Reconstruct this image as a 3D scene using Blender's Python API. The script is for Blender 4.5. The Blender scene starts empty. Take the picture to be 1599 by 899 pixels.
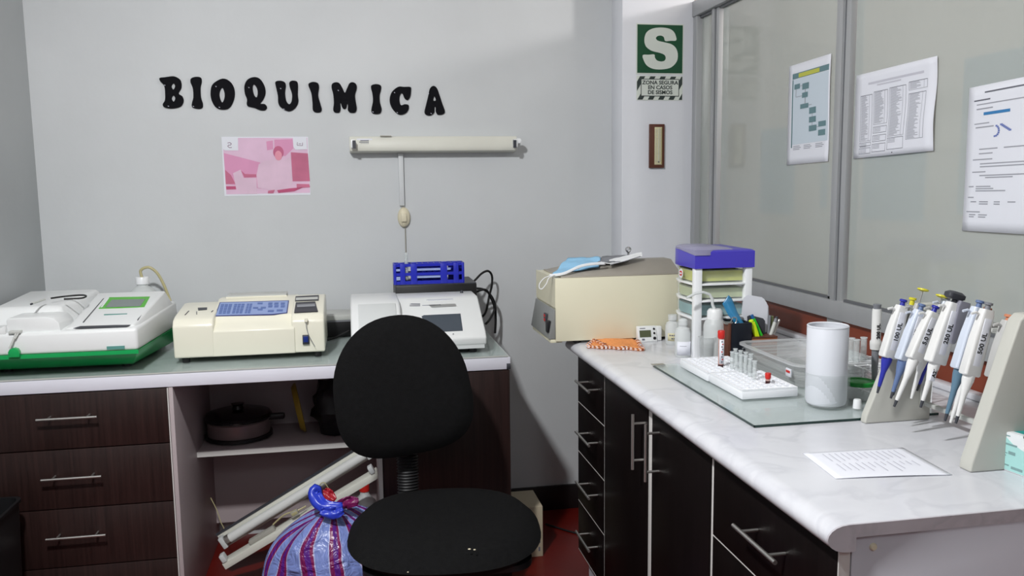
import bpy, bmesh, math, random
from mathutils import Vector, Matrix, noise
random.seed(7)
PI = math.pi
sc = bpy.context.scene
C = sc.collection

# ---------------------------------------------------------------- camera
CAM = Vector((0.0, 0.0, 1.355))
FPX = 1318.5
YAW, PIT, ROL = math.radians(10.4876), math.radians(7.0138), math.radians(-0.7012)
F_ = Vector((math.sin(YAW)*math.cos(PIT), math.cos(YAW)*math.cos(PIT), -math.sin(PIT)))
R0 = Vector((math.cos(YAW), -math.sin(YAW), 0)); U0 = R0.cross(F_)
R_ = R0*math.cos(ROL) + U0*math.sin(ROL); U_ = U0*math.cos(ROL) - R0*math.sin(ROL)
cd = bpy.data.cameras.new('camera'); cam = bpy.data.objects.new('camera', cd); C.objects.link(cam)
cd.sensor_width = 36; cd.lens = FPX/1599*36; cd.clip_start = 0.02
m = Matrix((R_, U_, -F_)).transposed().to_4x4(); m.translation = CAM; cam.matrix_world = m
sc.camera = cam

def at(px, py, axis, val):
    """point of the room seen at pixel (px,py) of the 1599x899 photograph on the plane axis=val"""
    v = F_*FPX + R_*(px-799.5) - U_*(py-449.5)
    return CAM + v*((val-CAM[axis])/v[axis])

# ---------------------------------------------------------------- light
w = bpy.data.worlds.new('world'); sc.world = w; w.use_nodes = True
w.node_tree.nodes['Background'].inputs[0].default_value = (0.8, 0.85, 0.9, 1)
w.node_tree.nodes['Background'].inputs[1].default_value = 0.3
def area(name, loc, size, power, col, rot=(0,0,0), spread=180):
    l = bpy.data.lights.new(name, 'AREA'); l.shape = 'RECTANGLE'; l.size, l.size_y = size
    l.energy = power; l.color = col; l.spread = math.radians(spread)
    o = bpy.data.objects.new(name, l); o.location = loc; o.rotation_euler = rot; C.objects.link(o); return o
def bulb(name, loc, r, power, col):
    l = bpy.data.lights.new(name, 'POINT'); l.shadow_soft_size = r; l.energy = power; l.color = col
    o = bpy.data.objects.new(name, l); o.location = loc; C.objects.link(o); return o
area('ceiling_lamp_light', (-0.46, 0.85, 2.40), (0.11, 0.11), 47, (0.985, 0.99, 0.993), rot=(math.radians(24), math.radians(-8), 0))
area('rear_tube_light', (0.3, -1.1, 2.50), (0.3, 0.8), 14, (0.95, 0.97, 1.0))
bulb('next_room_light', (2.35, 1.9, 2.28), 0.08, 55, (1.0, 0.95, 0.92))
sc.view_settings.view_transform = 'Standard'; sc.view_settings.look = 'None'
sc.view_settings.exposure = 0.0; sc.view_settings.gamma = 1.0; sc.view_settings.use_curve_mapping = False

# ---------------------------------------------------------------- materials
def lin(c):
    c = c/255.0
    return c/12.92 if c <= 0.04045 else ((c+0.055)/1.055)**2.4
def rgb(r, g, b): return (lin(r), lin(g), lin(b), 1.0)
def setin(n, k, v):
    if k in n.inputs: n.inputs[k].default_value = v
def mat(name, col, rough=0.5, metal=0.0, var=0.0, nscale=20.0, bump=0.0, bscale=None, spec=0.5, trans=0.0, alpha=1.0, coat=0.0, ior=1.45, stretch=(1,1,1), emit=0.0, sub=0.0):
    M = bpy.data.materials.new(name); M.use_nodes = True; nt = M.node_tree; b = nt.nodes['Principled BSDF']
    b.inputs['Base Color'].default_value = rgb(*col)
    setin(b, 'Roughness', rough); setin(b, 'Metallic', metal); setin(b, 'Specular IOR Level', spec)
    setin(b, 'Transmission Weight', trans); setin(b, 'Alpha', alpha); setin(b, 'Coat Weight', coat); setin(b, 'IOR', ior)
    if sub: setin(b, 'Subsurface Weight', sub); setin(b, 'Subsurface Radius', (0.02,0.02,0.02))
    if emit: setin(b, 'Emission Color', rgb(*col)); setin(b, 'Emission Strength', emit)
    if var or bump:
        tc = nt.nodes.new('ShaderNodeTexCoord'); mp = nt.nodes.new('ShaderNodeMapping')
        mp.inputs['Scale'].default_value = stretch
        nt.links.new(tc.outputs['Object'], mp.inputs['Vector'])
        n = nt.nodes.new('ShaderNodeTexNoise'); n.inputs['Scale'].default_value = nscale; n.inputs['Detail'].default_value = 5
        nt.links.new(mp.outputs[0], n.inputs['Vector'])
        if var:
            r = nt.nodes.new('ShaderNodeValToRGB'); L = rgb(*col)
            r.color_ramp.elements[0].position = 0.3; r.color_ramp.elements[1].position = 0.7
            r.color_ramp.elements[0].color = tuple(x*(1-var) for x in L[:3])+(1,)
            r.color_ramp.elements[1].color = tuple(min(1, x*(1+var)) for x in L[:3])+(1,)
            nt.links.new(n.outputs['Fac'], r.inputs[0]); nt.links.new(r.outputs[0], b.inputs['Base Color'])
        if bump:
            n2 = n
            if bscale:
                n2 = nt.nodes.new('ShaderNodeTexNoise'); n2.inputs['Scale'].default_value = bscale; n2.inputs['Detail'].default_value = 4
                nt.links.new(mp.outputs[0], n2.inputs['Vector'])
            bp = nt.nodes.new('ShaderNodeBump'); bp.inputs['Strength'].default_value = bump; bp.inputs['Distance'].default_value = 0.01
            nt.links.new(n2.outputs['Fac'], bp.inputs['Height']); nt.links.new(bp.outputs[0], b.inputs['Normal'])
    return M

M = {}
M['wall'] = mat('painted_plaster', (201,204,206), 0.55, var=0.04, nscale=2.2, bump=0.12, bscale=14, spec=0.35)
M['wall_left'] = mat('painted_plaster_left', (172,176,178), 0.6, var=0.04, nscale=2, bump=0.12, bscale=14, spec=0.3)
M['column'] = mat('painted_column', (222,224,230), 0.5, var=0.03, nscale=3, bump=0.08, bscale=12, spec=0.35)
M['ceiling'] = mat('ceiling_paint', (225,224,218), 0.8)
M['beige'] = mat('beige_paint', (205,190,178), 0.7, var=0.03, nscale=3)
M['floor'] = mat('red_polished_cement', (98,20,14), 0.35, var=0.18, nscale=5, bump=0.05, bscale=20)
M['skirt'] = mat('black_skirting', (26,23,24), 0.45)
M['alu'] = mat('brushed_aluminium', (176,178,180), 0.42, metal=0.35, var=0.03, nscale=30, stretch=(1,1,0.05))
M['alu_groove'] = mat('aluminium_groove', (110,112,116), 0.5, metal=0.3)
M['redwood'] = mat('reddish_panel', (122,56,36), 0.42, var=0.10, nscale=7, stretch=(1,0.3,4))
M['lam_white'] = mat('white_laminate', (222,222,232), 0.4, var=0.02, nscale=6)
M['lam_grey'] = mat('grey_white_laminate', (196,196,204), 0.45, var=0.02, nscale=6)
M['lam_pink'] = mat('pale_laminate', (176,164,166), 0.5, var=0.03, nscale=5)
M['edge'] = mat('white_edge_band', (205,203,200), 0.4)
M['darkwood'] = mat('dark_wenge_laminate', (40,25,23), 0.42, var=0.35, nscale=9, stretch=(14,1,0.5), bump=0.04)
M['blackwood'] = mat('black_wenge_laminate', (17,12,12), 0.4, var=0.3, nscale=9, stretch=(1,14,0.5), spec=0.2)
M['steel'] = mat('satin_steel', (190,188,184), 0.3, metal=0.9)
M['steel_dull'] = mat('dull_steel', (172,166,156), 0.5, metal=0.35, var=0.06, nscale=8)
M['chrome'] = mat('chrome', (210,210,212), 0.12, metal=1.0)
M['white_pl'] = mat('white_plastic', (226,228,228), 0.38, coat=0.15)
M['white_pl2'] = mat('slightly_grey_plastic', (205,208,208), 0.45)
M['white_gloss'] = mat('white_gloss_plastic', (236,238,240), 0.25)
M['cream'] = mat('cream_plastic', (234,231,214), 0.3, coat=0.25)
M['cream_metal'] = mat('cream_enamel', (221,217,192), 0.36, var=0.02, nscale=4, coat=0.1)
M['green'] = mat('green_plastic', (16,160,84), 0.35, coat=0.2)
M['lime'] = mat('lime_green_bezel', (84,176,52), 0.4)
M['teal_label'] = mat('teal_label', (88,146,138), 0.5)
M['lcd'] = mat('grey_lcd', (118,128,126), 0.25)
M['lcd_dark'] = mat('dark_touch_screen', (66,74,84), 0.22)
M['lcd_olive'] = mat('olive_lcd', (84,90,66), 0.25)
M['black'] = mat('black_plastic', (22,22,24), 0.42)
M['black_gloss'] = mat('black_gloss', (16,16,18), 0.18)
M['black_rub'] = mat('black_rubber_cable', (18,18,19), 0.55)
M['charcoal'] = mat('charcoal_plastic', (58,60,66), 0.45)
M['midgrey'] = mat('mid_grey_plastic', (124,126,132), 0.45)
M['ltgrey'] = mat('light_grey_plastic', (190,192,188), 0.45)
M['standgrey'] = mat('warm_grey_stand', (192,192,184), 0.55, bump=0.03, bscale=60, var=0.02, nscale=10)
M['fabric'] = mat('black_upholstery', (14,14,15), 0.92, var=0.25, nscale=90, bump=0.25, bscale=400, spec=0.2)
M['keyblue'] = mat('keypad_blue', (142,162,208), 0.4)
M['keyblue_d'] = mat('keypad_blue_keys', (92,116,172), 0.45)
M['keyline'] = mat('keypad_outline', (52,60,120), 0.45)
M['switchblue'] = mat('switch_blue', (24,46,120), 0.3)
M['rackblue'] = mat('royal_blue_plastic', (32,42,176), 0.35, coat=0.15)
M['rackhole'] = mat('rack_pale_opening', (150,166,214), 0.5)
M['orgblue'] = mat('violet_blue_plastic', (72,62,186), 0.32, coat=0.15)
M['org_pl'] = mat('milky_drawer_plastic', (222,228,222), 0.3, alpha=0.13)
M['org_yellow'] = mat('yellow_contents', (200,204,92), 0.7, var=0.15, nscale=25)
M['org_green'] = mat('pale_green_contents', (190,200,160), 0.7, var=0.15, nscale=25)
M['org_teal'] = mat('teal_contents', (122,170,178), 0.7, var=0.15, nscale=25)
M['frosted'] = mat('milky_bottle_plastic', (222,226,226), 0.4, alpha=0.72)
M['frosted_lid'] = mat('smoky_clear_lid', (172,170,196), 0.3, alpha=0.75)
M['milky'] = mat('milky_white_cylinder', (226,229,236), 0.4, alpha=0.86)
M['milky_beaker'] = mat('translucent_beaker', (214,220,220), 0.2, alpha=0.17)
M['clear_pl'] = mat('clear_box_plastic', (214,218,218), 0.2, alpha=0.30)
M['clear_rim'] = mat('clear_box_rim', (208,210,212), 0.25, alpha=0.62)
M['clear_tube'] = mat('clear_glass_tube', (225,232,232), 0.08, alpha=0.28)
M['tube_rim'] = mat('glass_tube_rim', (228,232,234), 0.1, alpha=0.7)
M['glass_sheet'] = mat('green_tinted_glass', (200,216,212), 0.03, alpha=0.28, spec=0.8)
M['glass_edge'] = mat('dark_glass_edge', (30,54,50), 0.1)
M['paper'] = mat('white_paper', (226,228,236), 0.8)
M['paper_back'] = mat('bluish_paper_behind', (202,216,226), 0.8)
M['ink'] = mat('printed_ink_grey', (156,158,167), 0.8)
M['ink_d'] = mat('printed_ink_dark', (104,106,116), 0.8)
M['ink_l'] = mat('printed_ink_pale', (196,196,206), 0.8)
M['inkteal'] = mat('ink_teal', (104,134,140), 0.8)
M['inkblue'] = mat('ink_blue', (58,124,178), 0.8)
M['inkviolet'] = mat('ink_violet', (112,126,182), 0.8)
M['inkyellow'] = mat('ink_yellow', (190,192,84), 0.8)
M['flowbg'] = mat('flowchart_pale_blue', (200,212,222), 0.8)
M['signgreen'] = mat('sign_green', (18,74,46), 0.45)
M['signwhite'] = mat('sign_white', (214,220,212), 0.5)
M['signdark'] = mat('sign_dark', (52,62,60), 0.5)
M['brown'] = mat('brown_wood', (92,52,38), 0.5, var=0.15, nscale=30, stretch=(4,4,0.6))
M['brown_wood2'] = mat('orange_brown_wood', (150,88,54), 0.5, var=0.12, nscale=20, stretch=(0.6,4,4))
M['ivory'] = mat('ivory_plastic', (218,210,184), 0.45)
M['batten'] = mat('white_enamel_batten', (214,214,204), 0.45, var=0.05, nscale=6)
M['blue_tip'] = mat('blue_pipette_shaft', (44,50,158), 0.4)
M['slate_tip'] = mat('slate_blue_shaft', (98,118,158), 0.4)
M['teal_tip'] = mat('grey_blue_shaft', (92,122,142), 0.4)
M['pip_white'] = mat('pipette_white', (226,226,224), 0.35)
M['pip_cool'] = mat('pipette_cool_white', (206,214,228), 0.35)
M['pip_grey'] = mat('pipette_grey', (186,186,184), 0.4)
M['pip_yellow'] = mat('pipette_yellow', (214,206,52), 0.4)
M['pip_orange'] = mat('pipette_orange', (204,132,98), 0.45)
M['pip_paddle'] = mat('grey_paddle', (136,136,148), 0.45)
M['red_cap'] = mat('red_cap', (200,40,34), 0.4)
M['blood'] = mat('dark_blood', (56,16,20), 0.3)
M['pinkglass'] = mat('pink_tinged_tube', (214,170,160), 0.15, alpha=0.75)
M['green_lid'] = mat('green_screw_lid', (18,128,44), 0.35)
M['maskblue'] = mat('light_blue_mask', (142,190,222), 0.8, var=0.05, nscale=30)
M['maskblue_d'] = mat('blue_mask_inner', (96,140,172), 0.8)
M['maskwhite'] = mat('mask_white_trim', (226,228,230), 0.8)
M['cloth'] = mat('orange_terry_cloth', (226,148,88), 0.95, var=0.1, nscale=120, bump=0.3, bscale=300)
M['clothtrim'] = mat('dark_red_trim', (104,40,36), 0.9)
M['felt_black'] = mat('pen_pot_black', (20,24,34), 0.3)
M['hl_yellow'] = mat('highlighter_yellow', (214,240,30), 0.4)
M['hl_green'] = mat('highlighter_green', (44,190,40), 0.4)
M['pen_blue'] = mat('pen_blue', (36,96,156), 0.4)
M['filmblue'] = mat('blue_plastic_film', (44,130,178), 0.25, alpha=0.75)
M['boxteal'] = mat('teal_print', (36,148,144), 0.5)
M['boxmint'] = mat('mint_print', (168,216,212), 0.5)
M['boxwhite'] = mat('carton_white', (224,228,230), 0.6)
M['card'] = mat('pale_carton', (188,176,152), 0.7)
M['potsteel'] = mat('pot_steel', (136,120,120), 0.35, metal=0.4)
M['yellow_pl'] = mat('dull_yellow_plastic', (148,124,36), 0.5)
M['tubewhite'] = mat('lamp_tube_white', (214,216,214), 0.3)
M['cableyellow'] = mat('yellowed_hose', (182,174,132), 0.4)
M['bluebag'] = mat('blue_bag_handle', (42,62,190), 0.3)
M['redbag'] = mat('red_bag', (160,30,44), 0.35)
M['channel'] = mat('painted_channel', (204,207,209), 0.5)
M['pane_rib'] = None
M['grime'] = mat('grime_grey', (160,158,150), 0.8)
M['thermo'] = mat('thermometer_scale', (212,206,168), 0.5)
M['gold'] = mat('brassy_strip', (176,160,110), 0.4)
M['dryfoam'] = mat('white_foam', (234,236,240), 0.7, sub=0.1)
M['hole'] = mat('foam_hole_shade', (204,200,206), 0.9)

def marble(name, base, vein, sc_=3.0):
    Mx = mat(name, base, 0.22, coat=0.1); nt = Mx.node_tree; b = nt.nodes['Principled BSDF']
    tc = nt.nodes.new('ShaderNodeTexCoord')
    n1 = nt.nodes.new('ShaderNodeTexNoise'); n1.inputs['Scale'].default_value = sc_; n1.inputs['Detail'].default_value = 8; n1.inputs['Distortion'].default_value = 0.5
    nt.links.new(tc.outputs['Object'], n1.inputs['Vector'])
    r = nt.nodes.new('ShaderNodeValToRGB'); e = r.color_ramp.elements
    e[0].position = 0.34; e[0].color = rgb(*base); e[1].position = 0.72; e[1].color = rgb(*base)
    for p, t in ((0.42, 0.15), (0.47, 0.6), (0.50, 0.15), (0.58, 0.4), (0.63, 0.0)):
        x = e.new(p); x.color = tuple(a*(1-t)+c*t for a, c in zip(rgb(*base), rgb(*vein)))
    nt.links.new(n1.outputs['Fac'], r.inputs[0]); nt.links.new(r.outputs[0], b.inputs['Base Color'])
    return Mx
M['marble'] = marble('white_marble_laminate', (211,212,217), (190,191,198), 5.0)
M['marble_end'] = marble('marble_end_cut', (190,186,192), (166,164,170), 9.0)
M['desktop'] = marble('grey_green_desk_laminate', (200,205,205), (168,173,173), 6.0)

def glitter():
    Mx = mat('black_glitter_foam', (14,14,19), 0.85, spec=0.2); nt = Mx.node_tree; b = nt.nodes['Principled BSDF']
    tc = nt.nodes.new('ShaderNodeTexCoord'); v = nt.nodes.new('ShaderNodeTexVoronoi'); v.inputs['Scale'].default_value = 240
    nt.links.new(tc.outputs['Object'], v.inputs['Vector'])
    r = nt.nodes.new('ShaderNodeValToRGB'); r.color_ramp.interpolation = 'CONSTANT'
    r.color_ramp.elements[0].color = rgb(14,14,19); r.color_ramp.elements[1].position = 0.955; r.color_ramp.elements[1].color = rgb(190,190,205)
    nt.links.new(v.outputs['Color'], r.inputs[0]); nt.links.new(r.outputs[0], b.inputs['Base Color']); return Mx
M['glitter'] = glitter()

def pane_mat():
    Mx = mat('milky_glass_pane', (182,188,184), 0.07, alpha=0.72, spec=0.55, var=0.03, nscale=1.5); return Mx
M['pane'] = pane_mat()
def translucent(name, col):
    Mx = bpy.data.materials.new(name); Mx.use_nodes = True; nt = Mx.node_tree; nt.nodes.remove(nt.nodes['Principled BSDF'])
    d = nt.nodes.new('ShaderNodeBsdfDiffuse'); t = nt.nodes.new('ShaderNodeBsdfTranslucent'); x = nt.nodes.new('ShaderNodeMixShader')
    d.inputs[0].default_value = rgb(*col); t.inputs[0].default_value = rgb(*col); x.inputs[0].default_value = 0.6
    nt.links.new(d.outputs[0], x.inputs[1]); nt.links.new(t.outputs[0], x.inputs[2]); nt.links.new(x.outputs[0], nt.nodes['Material Output'].inputs[0]); return Mx
M['paper_back'] = translucent('bluish_paper_through_glass', (214,230,242))

def bag_mat():
    Mx = mat('striped_plastic_bag', (120,130,180), 0.28); nt = Mx.node_tree; b = nt.nodes['Principled BSDF']
    tc = nt.nodes.new('ShaderNodeTexCoord'); uv = nt.nodes.new('ShaderNodeUVMap')
    n = nt.nodes.new('ShaderNodeTexNoise'); n.inputs['Scale'].default_value = 6; nt.links.new(tc.outputs['Object'], n.inputs['Vector'])
    s = nt.nodes.new('ShaderNodeSeparateXYZ'); nt.links.new(tc.outputs['UV'], s.inputs[0])
    mu = nt.nodes.new('ShaderNodeMath'); mu.operation = 'MULTIPLY_ADD'; mu.inputs[1].default_value = 0.06
    nt.links.new(n.outputs['Fac'], mu.inputs[0]); nt.links.new(s.outputs['X'], mu.inputs[2])
    k = nt.nodes.new('ShaderNodeMath'); k.operation = 'MULTIPLY'; k.inputs[1].default_value = 15; nt.links.new(mu.outputs[0], k.inputs[0])
    fr = nt.nodes.new('ShaderNodeMath'); fr.operation = 'FRACT'; nt.links.new(k.outputs[0], fr.inputs[0])
    r = nt.nodes.new('ShaderNodeValToRGB'); r.color_ramp.interpolation = 'CONSTANT'; e = r.color_ramp.elements
    e[0].color = rgb(120,136,196); e[1].position = 0.42; e[1].color = rgb(170,176,212)
    for p, c in ((0.46, (116,26,84)), (0.60, (84,30,124)), (0.78, (124,28,82)), (0.88, (170,176,212)), (0.92, (120,136,196))):
        x = e.new(p); x.color = rgb(*c)
    nt.links.new(fr.outputs[0], r.inputs[0]); nt.links.new(r.outputs[0], b.inputs['Base Color'])
    n2 = nt.nodes.new('ShaderNodeTexNoise'); n2.inputs['Scale'].default_value = 16; n2.inputs['Detail'].default_value = 3; n2.inputs['Distortion'].default_value = 1.5
    nt.links.new(tc.outputs['Object'], n2.inputs['Vector'])
    bp = nt.nodes.new('ShaderNodeBump'); bp.inputs['Strength'].default_value = 0.9; bp.inputs['Distance'].default_value = 0.02
    nt.links.new(n2.outputs['Fac'], bp.inputs['Height']); nt.links.new(bp.outputs[0], b.inputs['Normal'])
    return Mx
M['bag'] = bag_mat()

# ---------------------------------------------------------------- mesh helpers
ROOT = [None]
class MB:
    def __init__(s, m=None): s.bm = bmesh.new(); s.mats = []; s.m = m; s.tf = None
    def mi(s, m):
        m = m or s.m
        if m not in s.mats: s.mats.append(m)
        return s.mats.index(m)
    def add(s, vs, fs, m=None):
        i = s.mi(m); T = s.tf
        bv = [s.bm.verts.new((T @ Vector(v)) if T else v) for v in vs]; out = []
        for f in fs:
            try: q = s.bm.faces.new([bv[k] for k in f]); q.material_index = i; out.append(q)
            except ValueError: pass
        return bv, out
    def bev(s, bv, b, seg=2, ang=30):
        if b <= 0: return
        es = set()
        for v in bv:
            for e in v.link_edges:
                if len(e.link_faces) == 2 and e.calc_face_angle(0) > math.radians(ang): es.add(e)
        if es: bmesh.ops.bevel(s.bm, geom=list(es), offset=b, segments=seg, affect='EDGES', profile=0.5, clamp_overlap=True)
    def hexa(s, p, m=None, b=0, seg=2):
        """p: 8 points, bottom 4 ccw then top 4 ccw"""
        bv, f = s.add(p, [(3,2,1,0),(4,5,6,7),(0,1,5,4),(1,2,6,5),(2,3,7,6),(3,0,4,7)], m)
        bmesh.ops.recalc_face_normals(s.bm, faces=f); s.bev(bv, b, seg); return s
    def box(s, x0, x1, y0, y1, z0, z1, m=None, b=0, seg=2):
        return s.hexa([(x0,y0,z0),(x1,y0,z0),(x1,y1,z0),(x0,y1,z0),(x0,y0,z1),(x1,y0,z1),(x1,y1,z1),(x0,y1,z1)], m, b, seg)
    def prism(s, pts, ax, a, c, m=None, b=0, seg=2):
        """2-D outline extruded along axis ax from a to c; outline coords are the other two axes in order"""
        n = len(pts)
        def mk(p, v):
            q = list(p); q.insert(ax, v); return tuple(q)
        vs = [mk(p, a) for p in pts]+[mk(p, c) for p in pts]
        fs = [tuple(range(n))[::-1], tuple(range(n, 2*n))]+[(i, (i+1) % n, n+(i+1) % n, n+i) for i in range(n)]
        bv, f = s.add(vs, fs, m); bmesh.ops.recalc_face_normals(s.bm, faces=f); s.bev(bv, b, seg); return s
    def lathe(s, prof, c=(0,0,0), n=32, m=None, sx=1, sy=1, R=None, mf=None):
        """prof: list of (r,z); mf(k) gives the material of band k"""
        c = Vector(c); rings = []; vs = []
        for r, z in prof:
            if r < 1e-6: rings.append([len(vs)]); vs.append(Vector((0,0,z)))
            else:
                rings.append(list(range(len(vs), len(vs)+n)))
                vs += [Vector((r*sx*math.cos(2*PI*i/n), r*sy*math.sin(2*PI*i/n), z)) for i in range(n)]
        if R: vs = [R @ v for v in vs]
        vs = [v+c for v in vs]; T = s.tf
        bv = [s.bm.verts.new((T @ v) if T else v) for v in vs]; out = []
        for k in range(len(rings)-1):
            A, B = rings[k], rings[k+1]; mi = s.mi(mf(k) if mf else m)
            for i in range(n):
                j = (i+1) % n
                if len(A) == 1 and len(B) == 1: continue
                if len(A) == 1: q = (A[0], B[j], B[i])
                elif len(B) == 1: q = (A[i], A[j], B[0])
                else: q = (A[i], A[j], B[j], B[i])
                f = s.bm.faces.new([bv[x] for x in q]); f.material_index = mi; out.append(f)
        bmesh.ops.recalc_face_normals(s.bm, faces=out); return s
    def tube(s, pts, r, n=8, m=None, sm=0, closed=False):
        pts = [Vector(p) for p in pts]
        if sm: pts = spline(pts, sm)
        rr = r if isinstance(r, (list, tuple)) else [r]*len(pts)
        if len(rr) != len(pts): rr = [rr[min(len(rr)-1, int(i*len(rr)/len(pts)))] for i in range(len(pts))]
        mi = s.mi(m); T = s.tf; rings = []; up = None
        for i, p in enumerate(pts):
            a = pts[i-1] if i > 0 else p; b = pts[i+1] if i < len(pts)-1 else p
            d = (b-a).normalized() if (b-a).length > 1e-9 else Vector((0,0,1))
            if up is None: up = d.orthogonal().normalized()
            else: up = (up-d*up.dot(d)); up = up.normalized() if up.length > 1e-6 else d.orthogonal().normalized()
            w2 = d.cross(up)
            ring = []
            for k in range(n):
                q = p+(up*math.cos(2*PI*k/n)+w2*math.sin(2*PI*k/n))*rr[i]
                ring.append(s.bm.verts.new((T @ q) if T else q))
            rings.append(ring)
        fs = []
        for A, B in zip(rings, rings[1:]):
            for k in range(n):
                f = s.bm.faces.new((A[k], A[(k+1) % n], B[(k+1) % n], B[k])); f.material_index = mi; fs.append(f)
        if not closed:
            for g in (rings[0][::-1], rings[-1]):
                f = s.bm.faces.new(g); f.material_index = mi; fs.append(f)
        bmesh.ops.recalc_face_normals(s.bm, faces=fs); return s
    def surf(s, fn, nu, nv, m=None, th=0.0, mf=None):
        """sheet fn(u,v)->point, with thickness th"""
        P = [[Vector(fn(i/nu, j/nv)) for j in range(nv+1)] for i in range(nu+1)]; T = s.tf
        N = [[None]*(nv+1) for _ in range(nu+1)]
        for i in range(nu+1):
            for j in range(nv+1):
                du = P[min(i+1,nu)][j]-P[max(i-1,0)][j]; dv = P[i][min(j+1,nv)]-P[i][max(j-1,0)]
                N[i][j] = du.cross(dv).normalized()
        def mk(o): return [[s.bm.verts.new((T @ (P[i][j]+N[i][j]*o)) if T else P[i][j]+N[i][j]*o) for j in range(nv+1)] for i in range(nu+1)]
        A = mk(0)
        def q(a, b, c, d, i, j):
            f = s.bm.faces.new((a,b,c,d)); f.material_index = s.mi(mf(i/nu, j/nv) if mf else m)
        for i in range(nu):
            for j in range(nv): q(A[i][j], A[i+1][j], A[i+1][j+1], A[i][j+1], i, j)
        if th:
            B = mk(-th)
            for i in range(nu):
                for j in range(nv): q(B[i][j], B[i][j+1], B[i+1][j+1], B[i+1][j], i, j)
            for i in range(nu):
                q(A[i][0], B[i][0], B[i+1][0], A[i+1][0], i, 0); q(A[i][nv], A[i+1][nv], B[i+1][nv], B[i][nv], i, nv-1)
            for j in range(nv):
                q(A[0][j], A[0][j+1], B[0][j+1], B[0][j], 0, j); q(A[nu][j], B[nu][j], B[nu][j+1], A[nu][j+1], nu-1, j)
        return s
    def text(s, string, mtx, size, m=None, ext=0.0004, align='CENTER', bold=0.0, sx=1.0):
        cu = bpy.data.curves.new('t', 'FONT'); cu.body = string; cu.size = size; cu.extrude = ext; cu.offset = bold
        cu.align_x = align; cu.align_y = 'CENTER'; cu.resolution_u = 3
        ob = bpy.data.objects.new('t', cu); C.objects.link(ob); dg = bpy.context.evaluated_depsgraph_get()
        me = ob.evaluated_get(dg).to_mesh(); i = s.mi(m); base = len(s.bm.verts); T = s.tf
        X = (T @ mtx if T else mtx) @ Matrix.Diagonal((sx,1,1,1))
        vs = [s.bm.verts.new(X @ v.co) for v in me.vertices]
        for p in me.polygons:
            try: f = s.bm.faces.new([vs[k] for k in p.vertices]); f.material_index = i
            except ValueError: pass
        ob.evaluated_get(dg).to_mesh_clear(); bpy.data.objects.remove(ob); bpy.data.curves.remove(cu); return s
    def build(s, name, parent=None, bevel=0, smooth=38, label=None, local=False, subsurf=0):
        if bevel: s.bev(list(s.bm.verts), bevel)
        bm = s.bm
        for f in bm.faces: f.smooth = True
        for e in bm.edges:
            if len(e.link_faces) == 2: e.smooth = e.calc_face_angle(0) < math.radians(smooth)
        me = bpy.data.meshes.new(name)
        o = bpy.data.objects.new(name, me); C.objects.link(o)
        if parent:
            o.parent = parent
            if not local:
                base = Vector((0,0,0)); p = parent
                while p: base += p.location; p = p.parent
                bmesh.ops.translate(bm, verts=bm.verts, vec=-base)
        elif not local:
            xs = [v.co for v in bm.verts]
            b = Vector(((min(v.x for v in xs)+max(v.x for v in xs))/2, (min(v.y for v in xs)+max(v.y for v in xs))/2, min(v.z for v in xs)))
            bmesh.ops.translate(bm, verts=bm.verts, vec=-b); o.location = b
        bm.to_mesh(me); bm.free()
        for mm in s.mats: me.materials.append(mm)
        if subsurf:
            md = o.modifiers.new('sub', 'SUBSURF'); md.levels = md.render_levels = subsurf
        if label: o['label'] = label
        return o

def spline(pts, k):
    out = []; n = len(pts)
    for i in range(n-1):
        p0, p1, p2, p3 = pts[max(i-1,0)], pts[i], pts[i+1], pts[min(i+2,n-1)]
        for j in range(k):
            t = j/k
            out.append(0.5*((2*p1)+(p2-p0)*t+(2*p0-5*p1+4*p2-p3)*t*t+(3*p1-p0-3*p2+p3)*t**3))
    out.append(pts[-1]); return out
def closed_spline(pts, k):
    out = []; n = len(pts)
    for i in range(n):
        p0, p1, p2, p3 = [Vector(pts[(i+d) % n]) for d in (-1,0,1,2)]
        for j in range(k):
            t = j/k
            out.append(0.5*((2*p1)+(p2-p0)*t+(2*p0-5*p1+4*p2-p3)*t*t+(3*p1-p0-3*p2+p3)*t**3))
    return out
def thing(name, label, cat, loc=(0,0,0), group=None):
    o = bpy.data.objects.new(name, None); C.objects.link(o); o.location = loc; o.empty_display_size = 0.05
    o['label'] = label; o['category'] = cat
    if group: o['group'] = group
    return o
def tag(o, label, cat, group=None):
    o['label'] = label; o['category'] = cat
    if group: o['group'] = group
    return o
def struct(o): o['kind'] = 'structure'; return o
def RZ(a): return Matrix.Rotation(math.radians(a), 4, 'Z')
def RX(a): return Matrix.Rotation(math.radians(a), 4, 'X')
def RY(a): return Matrix.Rotation(math.radians(a), 4, 'Y')
def T(x, y, z): return Matrix.Translation((x, y, z))
def frame(o, x, y):
    """matrix with origin o, local x along x, local y along y"""
    x = Vector(x).normalized(); y = Vector(y); y = (y-x*y.dot(x)).normalized(); z = x.cross(y)
    mm = Matrix((x, y, z)).transposed().to_4x4(); mm.translation = Vector(o); return mm
def copy_tree(o, parent=None):
    c = o.copy(); C.objects.link(c)
    if parent: c.parent = parent
    for ch in list(o.children): copy_tree(ch, c)
    return c
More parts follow.
